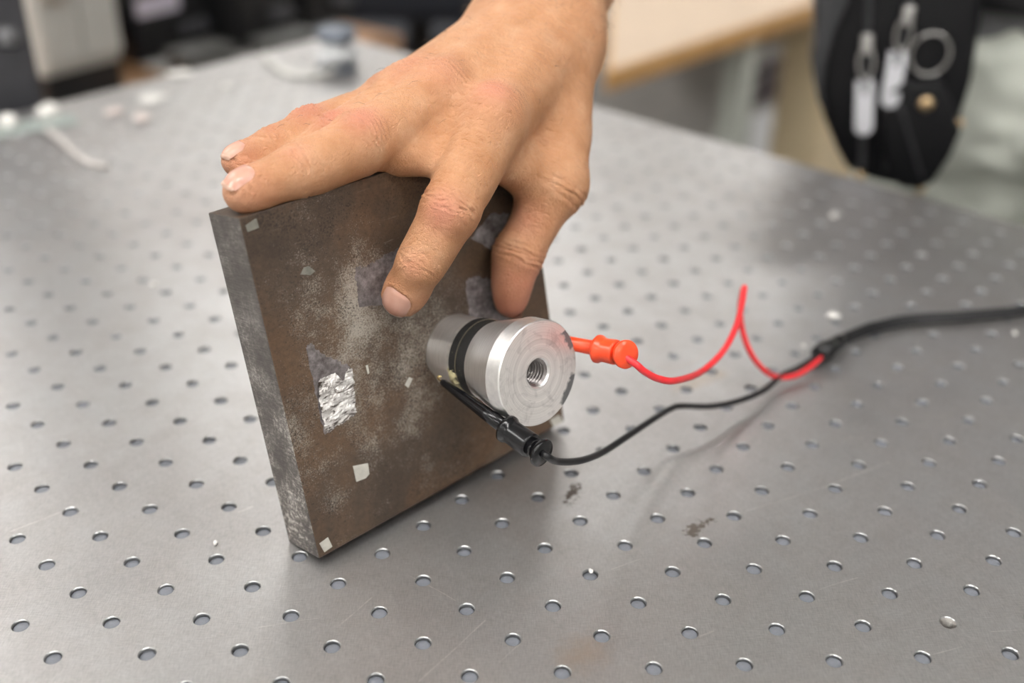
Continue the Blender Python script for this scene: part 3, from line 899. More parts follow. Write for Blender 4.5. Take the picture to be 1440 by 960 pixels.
def surface_nets(f, lo, hi, h, block=16):
    n = np.ceil((np.array(hi) - lo) / h / block).astype(int) * block
    D = np.full(n + 1, 1.0, np.float32)
    nb = n // block
    bi = np.stack(np.meshgrid(*[np.arange(k) for k in nb], indexing='ij'), -1).reshape(-1, 3)
    cen = lo + (bi + .5) * block * h
    dc = f(cen)
    lim = block * h * .87 + .012
    inside = bi[dc < -lim]
    for b in inside:
        s = b * block
        D[s[0]:s[0] + block + 1, s[1]:s[1] + block + 1, s[2]:s[2] + block + 1] = -1.0
    act = bi[np.abs(dc) <= lim]
    r = np.arange(block + 1)
    loc = np.stack(np.meshgrid(r, r, r, indexing='ij'), -1).reshape(-1, 3)
    for k in range(0, len(act), 24):
        a = act[k:k + 24]
        g = (a[:, None, :] * block + loc[None]).reshape(-1, 3)
        D[g[:, 0], g[:, 1], g[:, 2]] = f(lo + g * h)
    S = D < 0
    m = S[:-1, :-1, :-1].astype(np.int8)
    cnt = np.zeros(n, np.int8)
    for a in (0, 1):
        for b in (0, 1):
            for c in (0, 1):
                cnt += S[a:n[0] + a, b:n[1] + b, c:n[2] + c]
    cells = np.argwhere((cnt > 0) & (cnt < 8))
    acc = np.zeros((len(cells), 3)); num = np.zeros(len(cells))
    cor = [(a, b, c) for a in (0, 1) for b in (0, 1) for c in (0, 1)]
    val = {q: D[cells[:, 0] + q[0], cells[:, 1] + q[1], cells[:, 2] + q[2]].astype(float) for q in cor}
    for q in cor:
        for ax in range(3):
            if q[ax] == 0:
                q2 = list(q); q2[ax] = 1; q2 = tuple(q2)
                v0, v1 = val[q], val[q2]
                x = (v0 < 0) != (v1 < 0)
                t = np.where(x, v0 / np.where(x, v0 - v1, 1), 0)
                pt = np.tile(np.array(q, float), (len(cells), 1)); pt[:, ax] = t
                acc[x] += pt[x]; num[x] += 1
    V = lo + (cells + acc / num[:, None]) * h
    idx = np.full(n, -1, np.int64)
    idx[cells[:, 0], cells[:, 1], cells[:, 2]] = np.arange(len(cells))
    F = []
    for ax in range(3):
        o1, o2 = [(1, 2), (2, 0), (0, 1)][ax]
        sl0 = [slice(None)] * 3; sl1 = [slice(None)] * 3
        sl0[ax] = slice(0, -1); sl1[ax] = slice(1, None)
        ch = np.argwhere(S[tuple(sl0)] != S[tuple(sl1)])
        ok = (ch[:, o1] > 0) & (ch[:, o2] > 0) & (ch[:, o1] < n[o1]) & (ch[:, o2] < n[o2])
        ch = ch[ok]
        neg = S[ch[:, 0], ch[:, 1], ch[:, 2]]
        def g(d1, d2):
            c = ch.copy(); c[:, o1] -= d1; c[:, o2] -= d2
            return idx[c[:, 0], c[:, 1], c[:, 2]]
        Q = np.stack([g(1, 1), g(0, 1), g(0, 0), g(1, 0)], 1)
        Q[~neg] = Q[~neg][:, ::-1]
        F.append(Q)
    F = np.concatenate(F)
    F = F[(F >= 0).all(1)]
    return V, F
def fast_mesh(name, V, F, mat):
    me = bpy.data.meshes.new(name)
    me.vertices.add(len(V)); me.vertices.foreach_set('co', np.asarray(V, np.float32).ravel())
    me.loops.add(len(F) * 4); me.loops.foreach_set('vertex_index', np.asarray(F, np.int32).ravel())
    me.polygons.add(len(F))
    me.polygons.foreach_set('loop_start', np.arange(0, len(F) * 4, 4, dtype=np.int32))
    me.polygons.foreach_set('use_smooth', np.ones(len(F), dtype=bool))
    me.materials.append(mat)
    me.update(calc_edges=True)
    return me
lo = np.minimum.reduce([J[k] for k in J] + [WR, EL]) - .045
hi = np.maximum.reduce([J[k] for k in J] + [WR, EL]) + .045
SV, SF = surface_nets(handf, lo, hi, .00125)

# ---- skin material
ksk = NT('skin')
sco = ksk.obj()
warp = ksk.n('VectorMath', {0: sco, 1: ksk.n('VectorMath', {0: ksk.noise(120, 3).outputs['Color'], 'Scale': 0.006}, operation='SCALE')}, operation='ADD')
vo = ksk.n('TexVoronoi', {'Vector': warp, 'Scale': 520.0}, feature='DISTANCE_TO_EDGE')
vo2 = ksk.n('TexVoronoi', {'Vector': warp, 'Scale': 1300.0}, feature='DISTANCE_TO_EDGE')
hgt = ksk.math('ADD', ksk.math('MULTIPLY', ksk.ramp(vo, [(0.0, 0.0), (0.16, 1.0)]), 0.6), ksk.math('MULTIPLY', ksk.ramp(vo2, [(0.0, 0.0), (0.2, 1.0)]), 0.4))
red = ksk.n('Attribute', attribute_name='redness')
blot = ksk.noise(75, 5, 0.6)
fine = ksk.noise(420, 4, 0.7)
skc = ksk.ramp(blot, [(0.30, (0.45, 0.212, 0.098, 1)), (0.55, (0.525, 0.270, 0.142, 1)), (0.75, (0.58, 0.33, 0.195, 1))])
skc = ksk.mix(ksk.math('MULTIPLY', ksk.ramp(fine, [(0.5, 0.0), (0.7, 1.0)]), 0.30), skc, (0.37, 0.175, 0.09, 1))
skc = ksk.mix(ksk.math('MULTIPLY', red.outputs['Fac'], 0.85, True), skc, (0.53, 0.195, 0.14, 1))
skc = ksk.mix(ksk.ramp(ksk.noise(95, 2, 0.3), [(0.76, 0.0), (0.80, 0.22)]), skc, (0.36, 0.17, 0.09, 1))
ksk.set(color=skc, rough=ksk.ramp(blot, [(0.3, 0.42), (0.7, 0.52)]), spec=0.38, sss=0.07, sssr=(1.0, 0.35, 0.18), ssss=0.0035,
        normal=ksk.bump(hgt, 0.65, 0.0005, normal=ksk.bump(fine, 0.3, 0.0005)))
M_SKIN = ksk.m
me0 = fast_mesh('skin_base', SV, SF, M_SKIN)
tmp = bpy.data.objects.new('skin_base', me0)
COL.objects.link(tmp)
sm = tmp.modifiers.new('s', 'SMOOTH'); sm.iterations = 3; sm.factor = 0.5
sb = tmp.modifiers.new('d', 'SUBSURF'); sb.levels = 1; sb.render_levels = 1
dg = bpy.context.evaluated_depsgraph_get()
ev = tmp.evaluated_get(dg)
HM = bpy.data.meshes.new_from_object(ev)
bpy.data.objects.remove(tmp); bpy.data.meshes.remove(me0)
HM.name = 'body'
nv = len(HM.vertices)
X = np.empty(nv * 3, np.float32); HM.vertices.foreach_get('co', X); X = X.reshape(-1, 3).astype(float)
NO = np.empty(nv * 3, np.float32); HM.vertices.foreach_get('normal', NO); NO = NO.reshape(-1, 3).astype(float)
DISP = np.zeros(nv); REDV = np.zeros(nv)
def nz(x, s, seed=0.0):             # cheap smooth pseudo noise
    q = x * s + seed
    return (np.sin(q[:, 0] * 1.3 + 1.7 * np.sin(q[:, 1] * .9 + seed)) + np.sin(q[:, 1] * 1.1 + 1.9 * np.sin(q[:, 2] * 1.2)) + np.sin(q[:, 2] * 1.4 + 1.5 * np.sin(q[:, 0] * .8))) / 3
def sstep(x, a, b):
    t = np.clip((x - a) / (b - a), 0, 1)
    return t * t * (3 - 2 * t)
def creases(P, ax, dv, rad, offs, depth, sig, arc=0.25, lim=(0.1, 0.6), seed=0.0, span=.02):
    """transverse creases across the side dv of a joint at P, whose bone runs along ax"""
    global DISP
    ax = unit(ax); dv = unit(dv - ax * (dv @ ax)); sd = np.cross(ax, dv)
    r = X - P
    near = np.einsum('ij,ij->i', r, r) < span * span
    idx = np.nonzero(near)[0]
    q = r[idx]
    al, dd_, ss = q @ ax, q @ dv, q @ sd
    rr = np.sqrt(dd_ ** 2 + ss ** 2) + 1e-9
    w = sstep(dd_ / rr, lim[0], lim[1]) * (NO[idx] @ dv > -.2)
    wob_ = nz(X[idx], 420, seed) * .0006
    for k, (o, dpt) in enumerate(offs):
        c = o + arc * np.sign(o if o else 1) * (-(ss / rad) ** 2) * .0025 + wob_ * (1 + .3 * k) + nz(X[idx], 900, seed + k) * .0002
        brk = .55 + .45 * np.clip(nz(X[idx], 260, seed + 3.1 * k) * 2 + .6, 0, 1)
        DISP[idx] -= depth * dpt * w * brk * np.exp(-((al - c) / sig) ** 2)
        DISP[idx] += depth * dpt * .45 * w * brk * np.exp(-((al - c - np.sign(o + 1e-6) * sig * 2.2) / (sig * 1.6)) ** 2)
def redspot(P, r, amt):
    global REDV
    d = np.linalg.norm(X - P, axis=1)
    REDV = np.maximum(REDV, amt * np.exp(-(d / r) ** 2))
KN = [(-.0062, .5), (-.0042, .8), (-.0022, 1.0), (-.0004, .8), (.0016, 1.0), (.0036, .6), (.0060, .4)]
for c in 'imrp':
    q = FING[c]; r1, r2 = RAD[c][1], RAD[c][3]
    ax = unit(q['D'] - q['P']) + unit(q['P'] - q['M'])
    creases(q['P'], ax, q['d'] if c != 'i' else unit(q['d'] + DV), r1, KN, .00085, .00048, arc=.9, seed=ord(c), lim=(.15, .65))
    creases(q['D'], q['T'] - q['P'], q['d'], r2, [(-.0032, .5), (-.0014, .9), (.0004, 1.0), (.0022, .6)], .00060, .00042, arc=.6, seed=ord(c) + 5, lim=(.2, .7))
    creases(q['P'] + (q['D'] - q['P']) * .5, q['D'] - q['P'], q['d'], r1, [(-.003, .5), (.001, .4), (.004, .4)], .00025, .0005, seed=ord(c) + 9)
    m1 = q['M'] + (q['P'] - q['M']) * .45
    creases(m1, q['P'] - q['M'], DV, r1, [(-.008, .6), (-.0055, .4), (-.003, .6), (0.0, .4), (.003, .4), (.006, .4)], .00042, .0005, arc=1.2, seed=ord(c) + 2, span=.024)
    redspot(q['P'] + q['d'] * r1, .0085, .75)
    redspot(q['M'] + DV * .012, .011, .45)
    redspot(q['T'], .010, .55)
    redspot(q['D'] + q['d'] * r2, .006, .35)
    # underside joint folds
    creases(q['P'], ax, -(q['d'] if c != 'i' else unit(q['d'] + DV)), r1, [(-.0008, 1.0), (.0016, .5)], .0006, .0005, seed=ord(c) + 1)
    creases(q['D'], q['T'] - q['P'], -q['d'], r2, [(0.0, 1.0)], .0005, .0005, seed=ord(c) + 4)
redspot(J['iM'] + DV * .014, .0085, .8)
for c, sg in (('i', 1.0), ('m', .9), ('r', .7), ('p', .7)):
    q = FING[c]
    creases(q['M'] + DV * .004, unit(q['P'] - WR), DV, .016, [(-.008, .5), (-.005, .7), (-.002, .8), (.001, .7), (.004, .9), (.0075, .7)], .00062 * sg, .00050, arc=1.5, seed=ord(c) + 21, lim=(.1, .6), span=.022)
redspot(J['tT'], .014, 1.0); redspot(J['tI'] * .5 + J['tT'] * .5, .014, 1.0); redspot(J['tI'], .010, .5)
redspot(J['tM'] * .5 + J['tI'] * .5 - td * .01, .010, .45)
for k, dv in enumerate((-td, PN)):
    creases(J['tI'], unit(J['tT'] - J['tM']), dv, .011, [(-.0045, .4), (-.0022, .7), (.0002, 1.1), (.0032, .6)], .0006, .0005, arc=.2, seed=3.3 + k, lim=(-.1, .5))
creases(J['tM'] * .9 + J['tI'] * .1, J['tI'] - J['tM'], PN, .013, [(-.004, .5), (-.001, .9), (.002, .6)], .0006, .0006, seed=8.1, lim=(-.1, .5), span=.022)
# wrist folds and the fine cross creases on the back of the hand
creases(WR + DV * .01, AV, DV, .03, [(-.004, .6), (.002, .8), (.006, .6), (.011, .8), (.015, .5), (.019, .6), (.024, .5), (.030, .6), (.036, .4)], .0009, .0006, arc=.5, seed=11.7, lim=(-.1, .5), span=.05)
dcoord = (X - WR) @ FV
back = sstep(NO @ DV, .1, .6) * sstep(dcoord, -.01, .02)
e1 = (X - WR) @ EV
def ridged(a):
    return 1 - np.abs(np.sin(a))
wv1 = ridged(dcoord * 900 + 2.2 * nz(X, 150, 1.0) + 1.5 * nz(X, 400, 2.0)) ** 5
wv2 = ridged(dcoord * 600 + e1 * 500 + 2.5 * nz(X, 170, 4.0)) ** 5
DISP -= back * (.00050 * wv1 + .00042 * wv2) * (.5 + .5 * np.clip(nz(X, 120, 9.0) + .5, 0, 1))
# crinkled web between thumb and index
wc = J['tM'] * .45 + J['iM'] * .55 + unit(TW - J['iM']) * .004
ww = np.exp(-(np.linalg.norm(X - wc, axis=1) / .016) ** 2)
cu = (X - wc) @ unit(J['tM'] - J['iM']); cv = (X - wc) @ unit(TW - wc)
DISP -= ww * .00065 * ridged(np.hypot(cu, cv + .02) * 1050 + 1.6 * nz(X, 190, 2.5)) ** 4
DISP += .00012 * nz(X, 160, 5.0)
X2 = X + NO * DISP[:, None]

# ---- nails: sink the bed, then lay a plate in it
NAILS = []
def nail_bed(T_, D_, dv, r, ln, wd, shift=0.0):
    ax = unit(T_ - D_); dv = unit(dv - ax * (dv @ ax)); sd = np.cross(ax, dv)
    NAILS.append((T_, ax, dv, sd, r, ln, wd, shift))
nail_bed(J['iT'], J['iD'], FING['i']['d'], RAD['i'][4], .0128, .0128, .0012)
nail_bed(J['mT'], J['mD'], unit(PW + PN * .30 - PU * .1), RAD['m'][4], .0120, .0110, .0020)
nail_bed(J['pT'], J['pD'], unit(PW + PN * .15), RAD['p'][4], .0095, .0088, .0012)
nail_bed(J['rT'], J['rD'], unit(PW + PN * .2), RAD['r'][4], .0110, .0100, .0012)
nail_bed(J['tT'], J['tI'], td, .0082, .0130, .0125, .0012)
for (T_, ax, dv, sd, r, ln, wd, sh) in NAILS:
    q = X2 - T_
    a, s, d = q @ ax, q @ sd, q @ dv
    u = (a - sh) / (ln / 2); v = s / (wd / 2)
    rr = (np.abs(u) ** 3.2 + np.abs(v) ** 3.2) ** (1 / 3.2)
    up = sstep(d, 0, .003) * (np.abs(a) < .02)
    X2 -= NO * (up * (.00035 * sstep(-rr, -1.02, -.88) + .00028 * np.exp(-((rr - 1.0) / .06) ** 2)))[:, None]
    X2 += NO * (up * (.00025 * np.exp(-((rr - 1.16) / .09) ** 2)) * (u < .6))[:, None]
HM.vertices.foreach_set('co', X2.astype(np.float32).ravel())
at_ = HM.attributes.new('redness', 'FLOAT', 'POINT')
at_.data.foreach_set('value', REDV.astype(np.float32))
HM.update()
PERSON = empty('person', (0.50, 0.52, -0.9), 'person in pale trousers and a black belt pressing one hand on the steel plate', 'person')
BODY = link('body', HM, PERSON)
knl = NT('fingernail')
knl.set(color=knl.ramp(knl.noise(140, 3), [(0.3, (0.50, 0.255, 0.19, 1)), (0.7, (0.56, 0.32, 0.245, 1))]), rough=0.27, spec=0.5, sss=0.1, sssr=(1, .4, .25), ssss=.002)
M_NAIL = knl.m
M_NAILT = plain('nail_edge', (0.54, 0.34, 0.255, 1), 0.35)
for (T_, ax, dv, sd, r, ln, wd, sh) in NAILS:
    NU, NV_ = 13, 11
    pts = []; 
    for i in range(NU):
        for j in range(NV_):
            u = -1 + 2 * i / (NU - 1); v = -1 + 2 * j / (NV_ - 1)
            # square to superellipse
            k = (abs(u) ** 3.2 + abs(v) ** 3.2) ** (1 / 3.2) if (u or v) else 1
            m = max(abs(u), abs(v)) / (k if k else 1) if (u or v) else 1
            pts.append((u * m, v * m))
    pts = np.array(pts)
    base = T_ + ax * (sh + pts[:, :1] * ln / 2) + sd * (pts[:, 1:] * wd / 2 * (1.0 - .06 * pts[:, :1]))
    p = base + dv * .016
    for it in range(60):
        p = p - dv * (np.clip(handf(p), -.002, .002) * .8)[:, None]
    hh = (p - T_) @ dv
    hh = np.clip(hh, np.median(hh) - .0035, np.median(hh) + .0035)
    p = base + dv * hh[:, None]
    edge = np.maximum(np.abs(pts[:, 0]), np.abs(pts[:, 1]))
    lift = .00022 - .00055 * sstep(edge, .86, 1.02) * (pts[:, 0] < .8) + .00035 * sstep(pts[:, 0], .5, 1)
    p = p + dv * lift[:, None]
    V = list(p) + list(p - dv * .0005)
    n = NU * NV_
    F = []; fm_ = []
    for i in range(NU - 1):
        for j in range(NV_ - 1):
            a, b, c, d = i * NV_ + j, (i + 1) * NV_ + j, (i + 1) * NV_ + j + 1, i * NV_ + j + 1
            F.append((a, b, c, d)); fm_.append(1 if i >= NU - 2 else 0)
    for j in range(NV_ - 1):
        a, b = (NU - 1) * NV_ + j, (NU - 1) * NV_ + j + 1
        F.append((a, a + n, b + n, b)); fm_.append(1)
    mesh('fingernail', V, F, None, BODY, mats=[M_NAIL, M_NAILT], fm=fm_)
# fine hairs on the wrist, the back of the hand and the little finger edge
M_HAIR = plain('arm_hair', (0.06, 0.035, 0.02, 1), 0.5)
vi = RNG.sample(range(nv), 60000)
hg = Geo()
cnt_h = 0
for k in vi:
    x, nn = X2[k], NO[k]
    la = (x - WR) @ AV
    m = 0.0
    if la > -.012:
        m = .5 + .4 * sstep(np.array([(x - WR) @ AE]), -.01, .02)[0]
        if (x - WR) @ AD < -.012: m *= .3
    elif nn @ DV > .2 and (x - WR) @ EV < .0 and (x - WR) @ FV < .085:
        m = .06
    elif nn @ DV > .3:
        m = .015
    if RNG.random() > m * .16:
        continue
    ln = RNG.uniform(.004, .010) * (1.2 if la > 0 else .7)
    dr = unit(nn * .55 + (-AV * .8 + FV * .4) * RNG.uniform(.5, 1) - EV * RNG.uniform(-.2, .6) + np.array([RNG.uniform(-.3, .3) for _ in range(3)]))
    p0 = x - nn * .0003; p1 = x + dr * ln * .5; p2 = x + dr * ln - nn * ln * .22
    hg.add(*tube([p0, p1, p2], [.00008, .00007, .00003], 3, False))
    cnt_h += 1
o = hg.build('arm_hair', M_HAIR, BODY, label='fine dark hairs on the wrist')
o['kind'] = 'stuff'
print('hand verts', nv, 'hairs', cnt_h)
# ================================================================== clothing of the same person, and the hip bag
def folds(V, amp, sc, seed):
    return nz(V, sc, seed) * amp + nz(V, sc * 2.3, seed + 4) * amp * .5
def cloth(name, f, lo, hi, h, mat, amp, sc, seed):
    V, F = surface_nets(f, np.array(lo, float), np.array(hi, float), h)
    me = fast_mesh(name, V, F, mat)
    N = np.empty(len(V) * 3, np.float32); me.vertices.foreach_get('normal', N); N = N.reshape(-1, 3)
    V = V + N * folds(V, amp, sc, seed)[:, None]
    me.vertices.foreach_set('co', V.astype(np.float32).ravel()); me.update()
    o = link(name, me, PERSON)
    md = o.modifiers.new('s', 'SUBSURF'); md.levels = 1; md.render_levels = 1
    return o
FACE = unit(np.array([-0.62, -0.78, 0]))           # the way the person faces
SIDE = unit(np.array([-0.78, 0.62, 0]))            # towards the person's right
HIP = np.array([0.520, 0.560, 0.0])
SHO = HIP + FACE * .05 + np.array([0, 0, .50])
UPZ = np.array([0, 0, 1.0])
def trouserf(p):
    A = rc(p, HIP + SIDE * .06 + UPZ * .04, HIP - SIDE * .06 + UPZ * .04, .118, .118)
    A = smin(A, rc(p, HIP + SIDE * .07 + UPZ * .10, HIP - SIDE * .07 + UPZ * .10, .105, .105), .03)
    for s in (-1, 1):
        A = smin(A, rc(p, HIP + SIDE * .088 * s - UPZ * .02, HIP + SIDE * .10 * s - UPZ * .45 + FACE * .01, .100, .072), .04)
        A = smin(A, rc(p, HIP + SIDE * .10 * s - UPZ * .45 + FACE * .01, HIP + SIDE * .11 * s - UPZ * .84, .072, .064), .03)
    A = smax(A, (p[:, 2] - .13), .01)
    A = smax(A, -(p[:, 2] + .80), .01)
    return A
kt2 = NT('pale_green_cotton')
kn = kt2.noise(900, 3, .7)
kt2.set(color=kt2.mix(kt2.ramp(kn, [(.4, 0.0), (.6, 1.0)]), (0.66, 0.69, 0.61, 1), (0.78, 0.80, 0.72, 1)), rough=0.85, sheen=0.2, normal=kt2.bump(kn, .3, .0006))
TRO = cloth('trousers', trouserf, HIP - np.array([.36, .36, .86]), HIP + np.array([.36, .36, .20]), .010, kt2.m, .0060, 55, 2.0)
M_SHIRT = plain('grey_shirt_cotton', (0.24, 0.24, 0.25, 1), .9, var=.2, scale=300)
ELB = EL
def shirtf(p):
    A = rc(p, HIP + SIDE * .06 + UPZ * .12, SHO + SIDE * .08 - UPZ * .12, .122, .125)
    A = smin(A, rc(p, HIP - SIDE * .06 + UPZ * .12, SHO - SIDE * .08 - UPZ * .12, .122, .125), .05)
    A = smin(A, rc(p, SHO + SIDE * .15, SHO - SIDE * .15, .072, .072), .08)
    A = smin(A, rc(p, SHO, SHO + UPZ * .07, .06, .055), .05)
    R = smin(A, rc(p, SHO + SIDE * .17, ELB + unit(SHO - ELB) * .02, .066, .056), .04)
    R = smin(R, rc(p, ELB + unit(SHO - ELB) * .02, ELB - AV * .05, .052, .050), .02)
    L1 = SHO - SIDE * .17; L2 = L1 - UPZ * .29 - SIDE * .05
    R = smin(R, rc(p, L1, L2, .066, .055), .04)
    R = smin(R, rc(p, L2, L2 + unit(FACE * .4 - UPZ) * .22, .053, .045), .02)
    return R
slo = np.minimum(HIP, np.minimum(SHO, ELB)) - .32; shi = np.maximum(HIP, np.maximum(SHO, ELB)) + .32
SHIRT = cloth('shirt', shirtf, slo, shi, .014, M_SHIRT, .004, 36, 5.0)
def beltf(p):
    A = np.minimum(trouserf(p * np.array([1, 1, 0]) + np.array([0, 0, .10])), shirtf(p * np.array([1, 1, 0]) + np.array([0, 0, .15]))) - .009
    return smax(A, np.abs(p[:, 2] - .132) - .030, .004)
BELT = cloth('belt', beltf, HIP + np.array([-.30, -.30, .06]), HIP + np.array([.30, .30, .21]), .008, plain('black_belt', (.006, .006, .007, 1), .5), .0, 30, 1.0)
M_SHOE = plain('dark_leather', (0.02, 0.018, 0.016, 1), .5)
for s in (-1, 1):
    p = HIP + SIDE * .11 * s - UPZ * .84
    bmv = Geo()
    bmv.add(*tube(catmull([p - FACE * .07 + UPZ * -.02, p + FACE * .02 - UPZ * .018, p + FACE * .12 - UPZ * .030, p + FACE * .18 - UPZ * .035], 6),
                  [.030 + .012 * math.sin(math.pi * k / 18) for k in range(19)], 14))
    bmv.build('shoe', M_SHOE, PERSON)

# ---- the black hip bag, hanging by the belt
BZ = 0.900
BX, BD, BF = RW[0], unit(RW[1] * .96 + RW[2] * .10 * 0), RW[2]
BX = unit(np.array([0.985, -0.17, 0.0])); BN = unit(np.cross(BX, UPZ)); BUp = UPZ
if BN @ (CAM - np.array([.3, .45, .05])) < 0:
    BN = -BN
BO = at(1275, 150, BZ)
def onbag(u, v, h=0.0):                # point on the bag's front plane, h proud of it
    d = ray(u, v); p0 = BO + BN * h
    return CAM + ((p0 - CAM) @ BN) / (d @ BN) * d
def bag2(px):
    out = []
    for (u, v) in px:
        r = onbag(u, v) - BO
        out.append((r @ BX, r @ BUp))
    return out
kb = NT('black_leather')
lv = kb.n('TexVoronoi', {'Vector': kb.obj(), 'Scale': 420.0}, feature='DISTANCE_TO_EDGE')
kb.set(color=(0.005, 0.005, 0.006, 1), rough=0.5, spec=0.22, normal=kb.bump(kb.ramp(lv, [(0, 0.0), (.2, 1.0)]), .35, .0006))
M_LEATH = kb.m
M_LEATH2 = plain('worn_dark_leather', (0.030, 0.031, 0.034, 1), .40, var=.25, scale=90, bump=.3)
M_STEEL = plain('nickel', (.42, .41, .40, 1), .3, 1.0)
M_PULL = plain('grey_pull_tag', (.58, .58, .61, 1), .5, var=.06)
M_BRASS = plain('old_brass', (.62, .45, .26, 1), .3, 1.0)
bagc = BO - BN * .03
BAG = empty('hip_bag', (bagc[0], bagc[1], -.06), 'black leather hip bag with grey zip pulls hanging beside pale trousers', 'bag')
out = [(1168, -90), (1392, -90), (1384, 20), (1376, 70), (1368, 120), (1352, 170), (1336, 215), (1312, 252), (1290, 266), (1262, 264), (1234, 258), (1208, 250), (1192, 240), (1178, 215), (1160, 170), (1148, 130), (1150, 80), (1160, 0)]
Geo().add(*prism(bag2(out), BO, BX, BUp, BN, -.055, 0, .010)).build('bag_body', M_LEATH, BAG)
flap = [(1144, -90), (1186, -90), (1192, 0), (1172, 45), (1160, 90), (1156, 130), (1162, 160), (1150, 140), (1143, 100), (1147, 50)]
Geo().add(*prism(bag2(flap), BO, BX, BUp, BN, -.05, .006, .002)).build('side_flap', M_LEATH2, BAG, label='greyer worn leather side flap')
pocket = [(1240, 120), (1265, 108), (1290, 110), (1322, 108), (1332, 130), (1350, 178), (1334, 214), (1310, 250), (1290, 260), (1264, 258), (1246, 238), (1238, 180)]
pk = Geo().add(*prism(bag2(pocket), BO, BX, BUp, BN, -.002, .012, .004)).build('front_pocket', M_LEATH, BAG)
Geo().add(*tube(catmull([onbag(1266, 150, .0125), onbag(1280, 195, .0125), onbag(1292, 235, .0125), onbag(1300, 258, .010)], 8), .0013, 8)).build('pocket_piping', M_LEATH2, pk)
c0 = onbag(1302, 146, .012)
mesh('press_stud', *lathe([(0, .0060), (.0012, .0060), (.0024, .0050), (.0032, .0030), (.0034, .001)], c0, BN, 24), M_BRASS, pk, label='round metal press stud')
for (ax_, ay, bx, by, cx_, cy_) in ((1219, 62, 1216, 112, 1216, 188), (1277, 22, 1263, 72, 1255, 150)):
    a, b, c = onbag(ax_, ay, .004), onbag(bx, by, .008), onbag(cx_, cy_, .008)
    sl = Geo()
    d = unit(c - a); x = unit(np.cross(d, BN))
    sl.add(*box(a, (.009, .016, .006), .002, [x, d, BN]))
    sld = sl.build('zip_slider', M_STEEL, BAG)
    n_ = 20
    rr = np.linalg.norm(b - a) * .46
    m = (a + b) / 2
    Geo().add(*tube([m + d * rr * math.cos(2 * math.pi * k / n_) + x * .006 * math.sin(2 * math.pi * k / n_) + BN * .003 for k in range(n_ + 1)], .0012, 8, False)).build('zip_ring', M_STEEL, sld)
    L = np.linalg.norm(c - b)
    hw = .0072
    P2 = [(-hw, 0), (-hw * .35, 0), (-hw * .2, -.012), (hw * .2, -.012), (hw * .35, 0), (hw, 0)] + [(hw * math.cos(t), -(L - hw) - hw * math.sin(t)) for t in np.linspace(0, math.pi, 9)]
    Geo().add(*prism(P2, b, x, -d, BN, 0, .0022, .0005)).build('zip_pull', M_PULL, BAG, label='grey rounded zip pull tag')
for (px0, px1) in (((1224, -60), (1212, 235)), ((1284, -60), (1246, 240))):
    g = Geo()
    A, B = onbag(*px0, .001), onbag(*px1, .001)
    for k in range(60):
        p = A + (B - A) * k / 59
        g.add(*box(p, (.005, .0022, .002), 0, [BX, unit(B - A), BN]))
    o = g.build('zip_teeth', M_LEATH2, BAG); o['kind'] = 'stuff'
rc0 = onbag(1308, 76, .006)
Geo().add(*tube([rc0 + BX * .0150 * math.cos(t) + BUp * .0165 * math.sin(t) for t in np.linspace(0, 2 * math.pi, 33)], .0012, 10, False)).build('key_ring', M_STEEL, BAG, label='steel split ring')
for (u, v) in ((1210, 246), (1293, 266), (1348, 172)):
    mesh('rivet', *lathe([(0, .0038), (.003, .0038), (.0045, .0024), (.005, .0008)], onbag(u, v, .001), BN, 16), M_BRASS, BAG)
Geo().add(*tube(catmull([onbag(1250, -80, -.02), HIP + FACE * .10 + SIDE * .11 + UPZ * .13, HIP + FACE * .135 + UPZ * .125, HIP + FACE * .10 - SIDE * .11 + UPZ * .13], 8), .010, 10)).build('strap', M_LEATH, BAG)
# ================================================================== things on and beyond the table
M_WHITEP = plain('white_scrap_and_glint', (.78, .76, .72, 1), .5, var=.08)
M_FOAM = plain('pale_foam', (.80, .70, .66, 1), .8, var=.08)
def crumb(u, v, r, mat, label, cat='scrap', name='scrap_and_glint', flat=.55, seed=0, group=None):
    rng = random.Random(seed)
    bm = bmesh.new()
    bmesh.ops.create_icosphere(bm, subdivisions=2, radius=1)
    ax = rng.uniform(.7, 1.3)
    c = tab(u, v, r * flat * .8)
    c[2] = 0
    for w in bm.verts:
        k = 1 + .22 * math.sin(w.co.x * 3.1 + seed) * math.cos(w.co.y * 2.7 + seed * 2) + rng.uniform(-.07, .07)
        w.co = Vector((w.co.x * r * ax * k, w.co.y * r / ax * k, (w.co.z * k * .9) * r * flat))
    zmin = min(w.co.z for w in bm.verts)
    V = [(w.co.x, w.co.y, w.co.z - zmin + .0001) for w in bm.verts]
    F = [tuple(q.index for q in f.verts) for f in bm.faces]
    bm.free()
    o = mesh(name, V, F, mat)
    o.location = c
    tag(o, label, cat, group)
    return o
crumb(303, 763, .0012, M_WHITEP, 'tiny white bead on the table just left of the steel plate', seed=1)
crumb(1172, 444, .0032, M_WHITEP, 'white plastic crumb on the table above the strain relief', seed=2)
crumb(1130, 486, .0016, M_WHITEP, 'tiny white speck beside the red wire near the strain relief', seed=3)
crumb(1172, 303, .0030, M_WHITEP, 'small white speck below the hip bag on the dark reflection', seed=4)
crumb(1427, 468, .0014, M_WHITEP, 'tiny pale speck below the black cable', seed=14)
crumb(216, 400, .0022, M_WHITEP, 'white speck on the table between hole rows left of the plate', seed=5)
crumb(160, 157, .0072, M_FOAM, 'farther of two pale pink foam bits on the table', seed=6, flat=.4)
crumb(200, 166, .0080, M_FOAM, 'nearer of two pale pink foam bits on the table', seed=7, flat=.4)
crumb(68, 156, .0105, M_WHITEP, 'large white crumpled bit at the left table edge', seed=8, flat=.7)
crumb(14, 172, .0090, M_WHITEP, 'white crumpled bit on the end of the clear strip', seed=9, flat=.7)
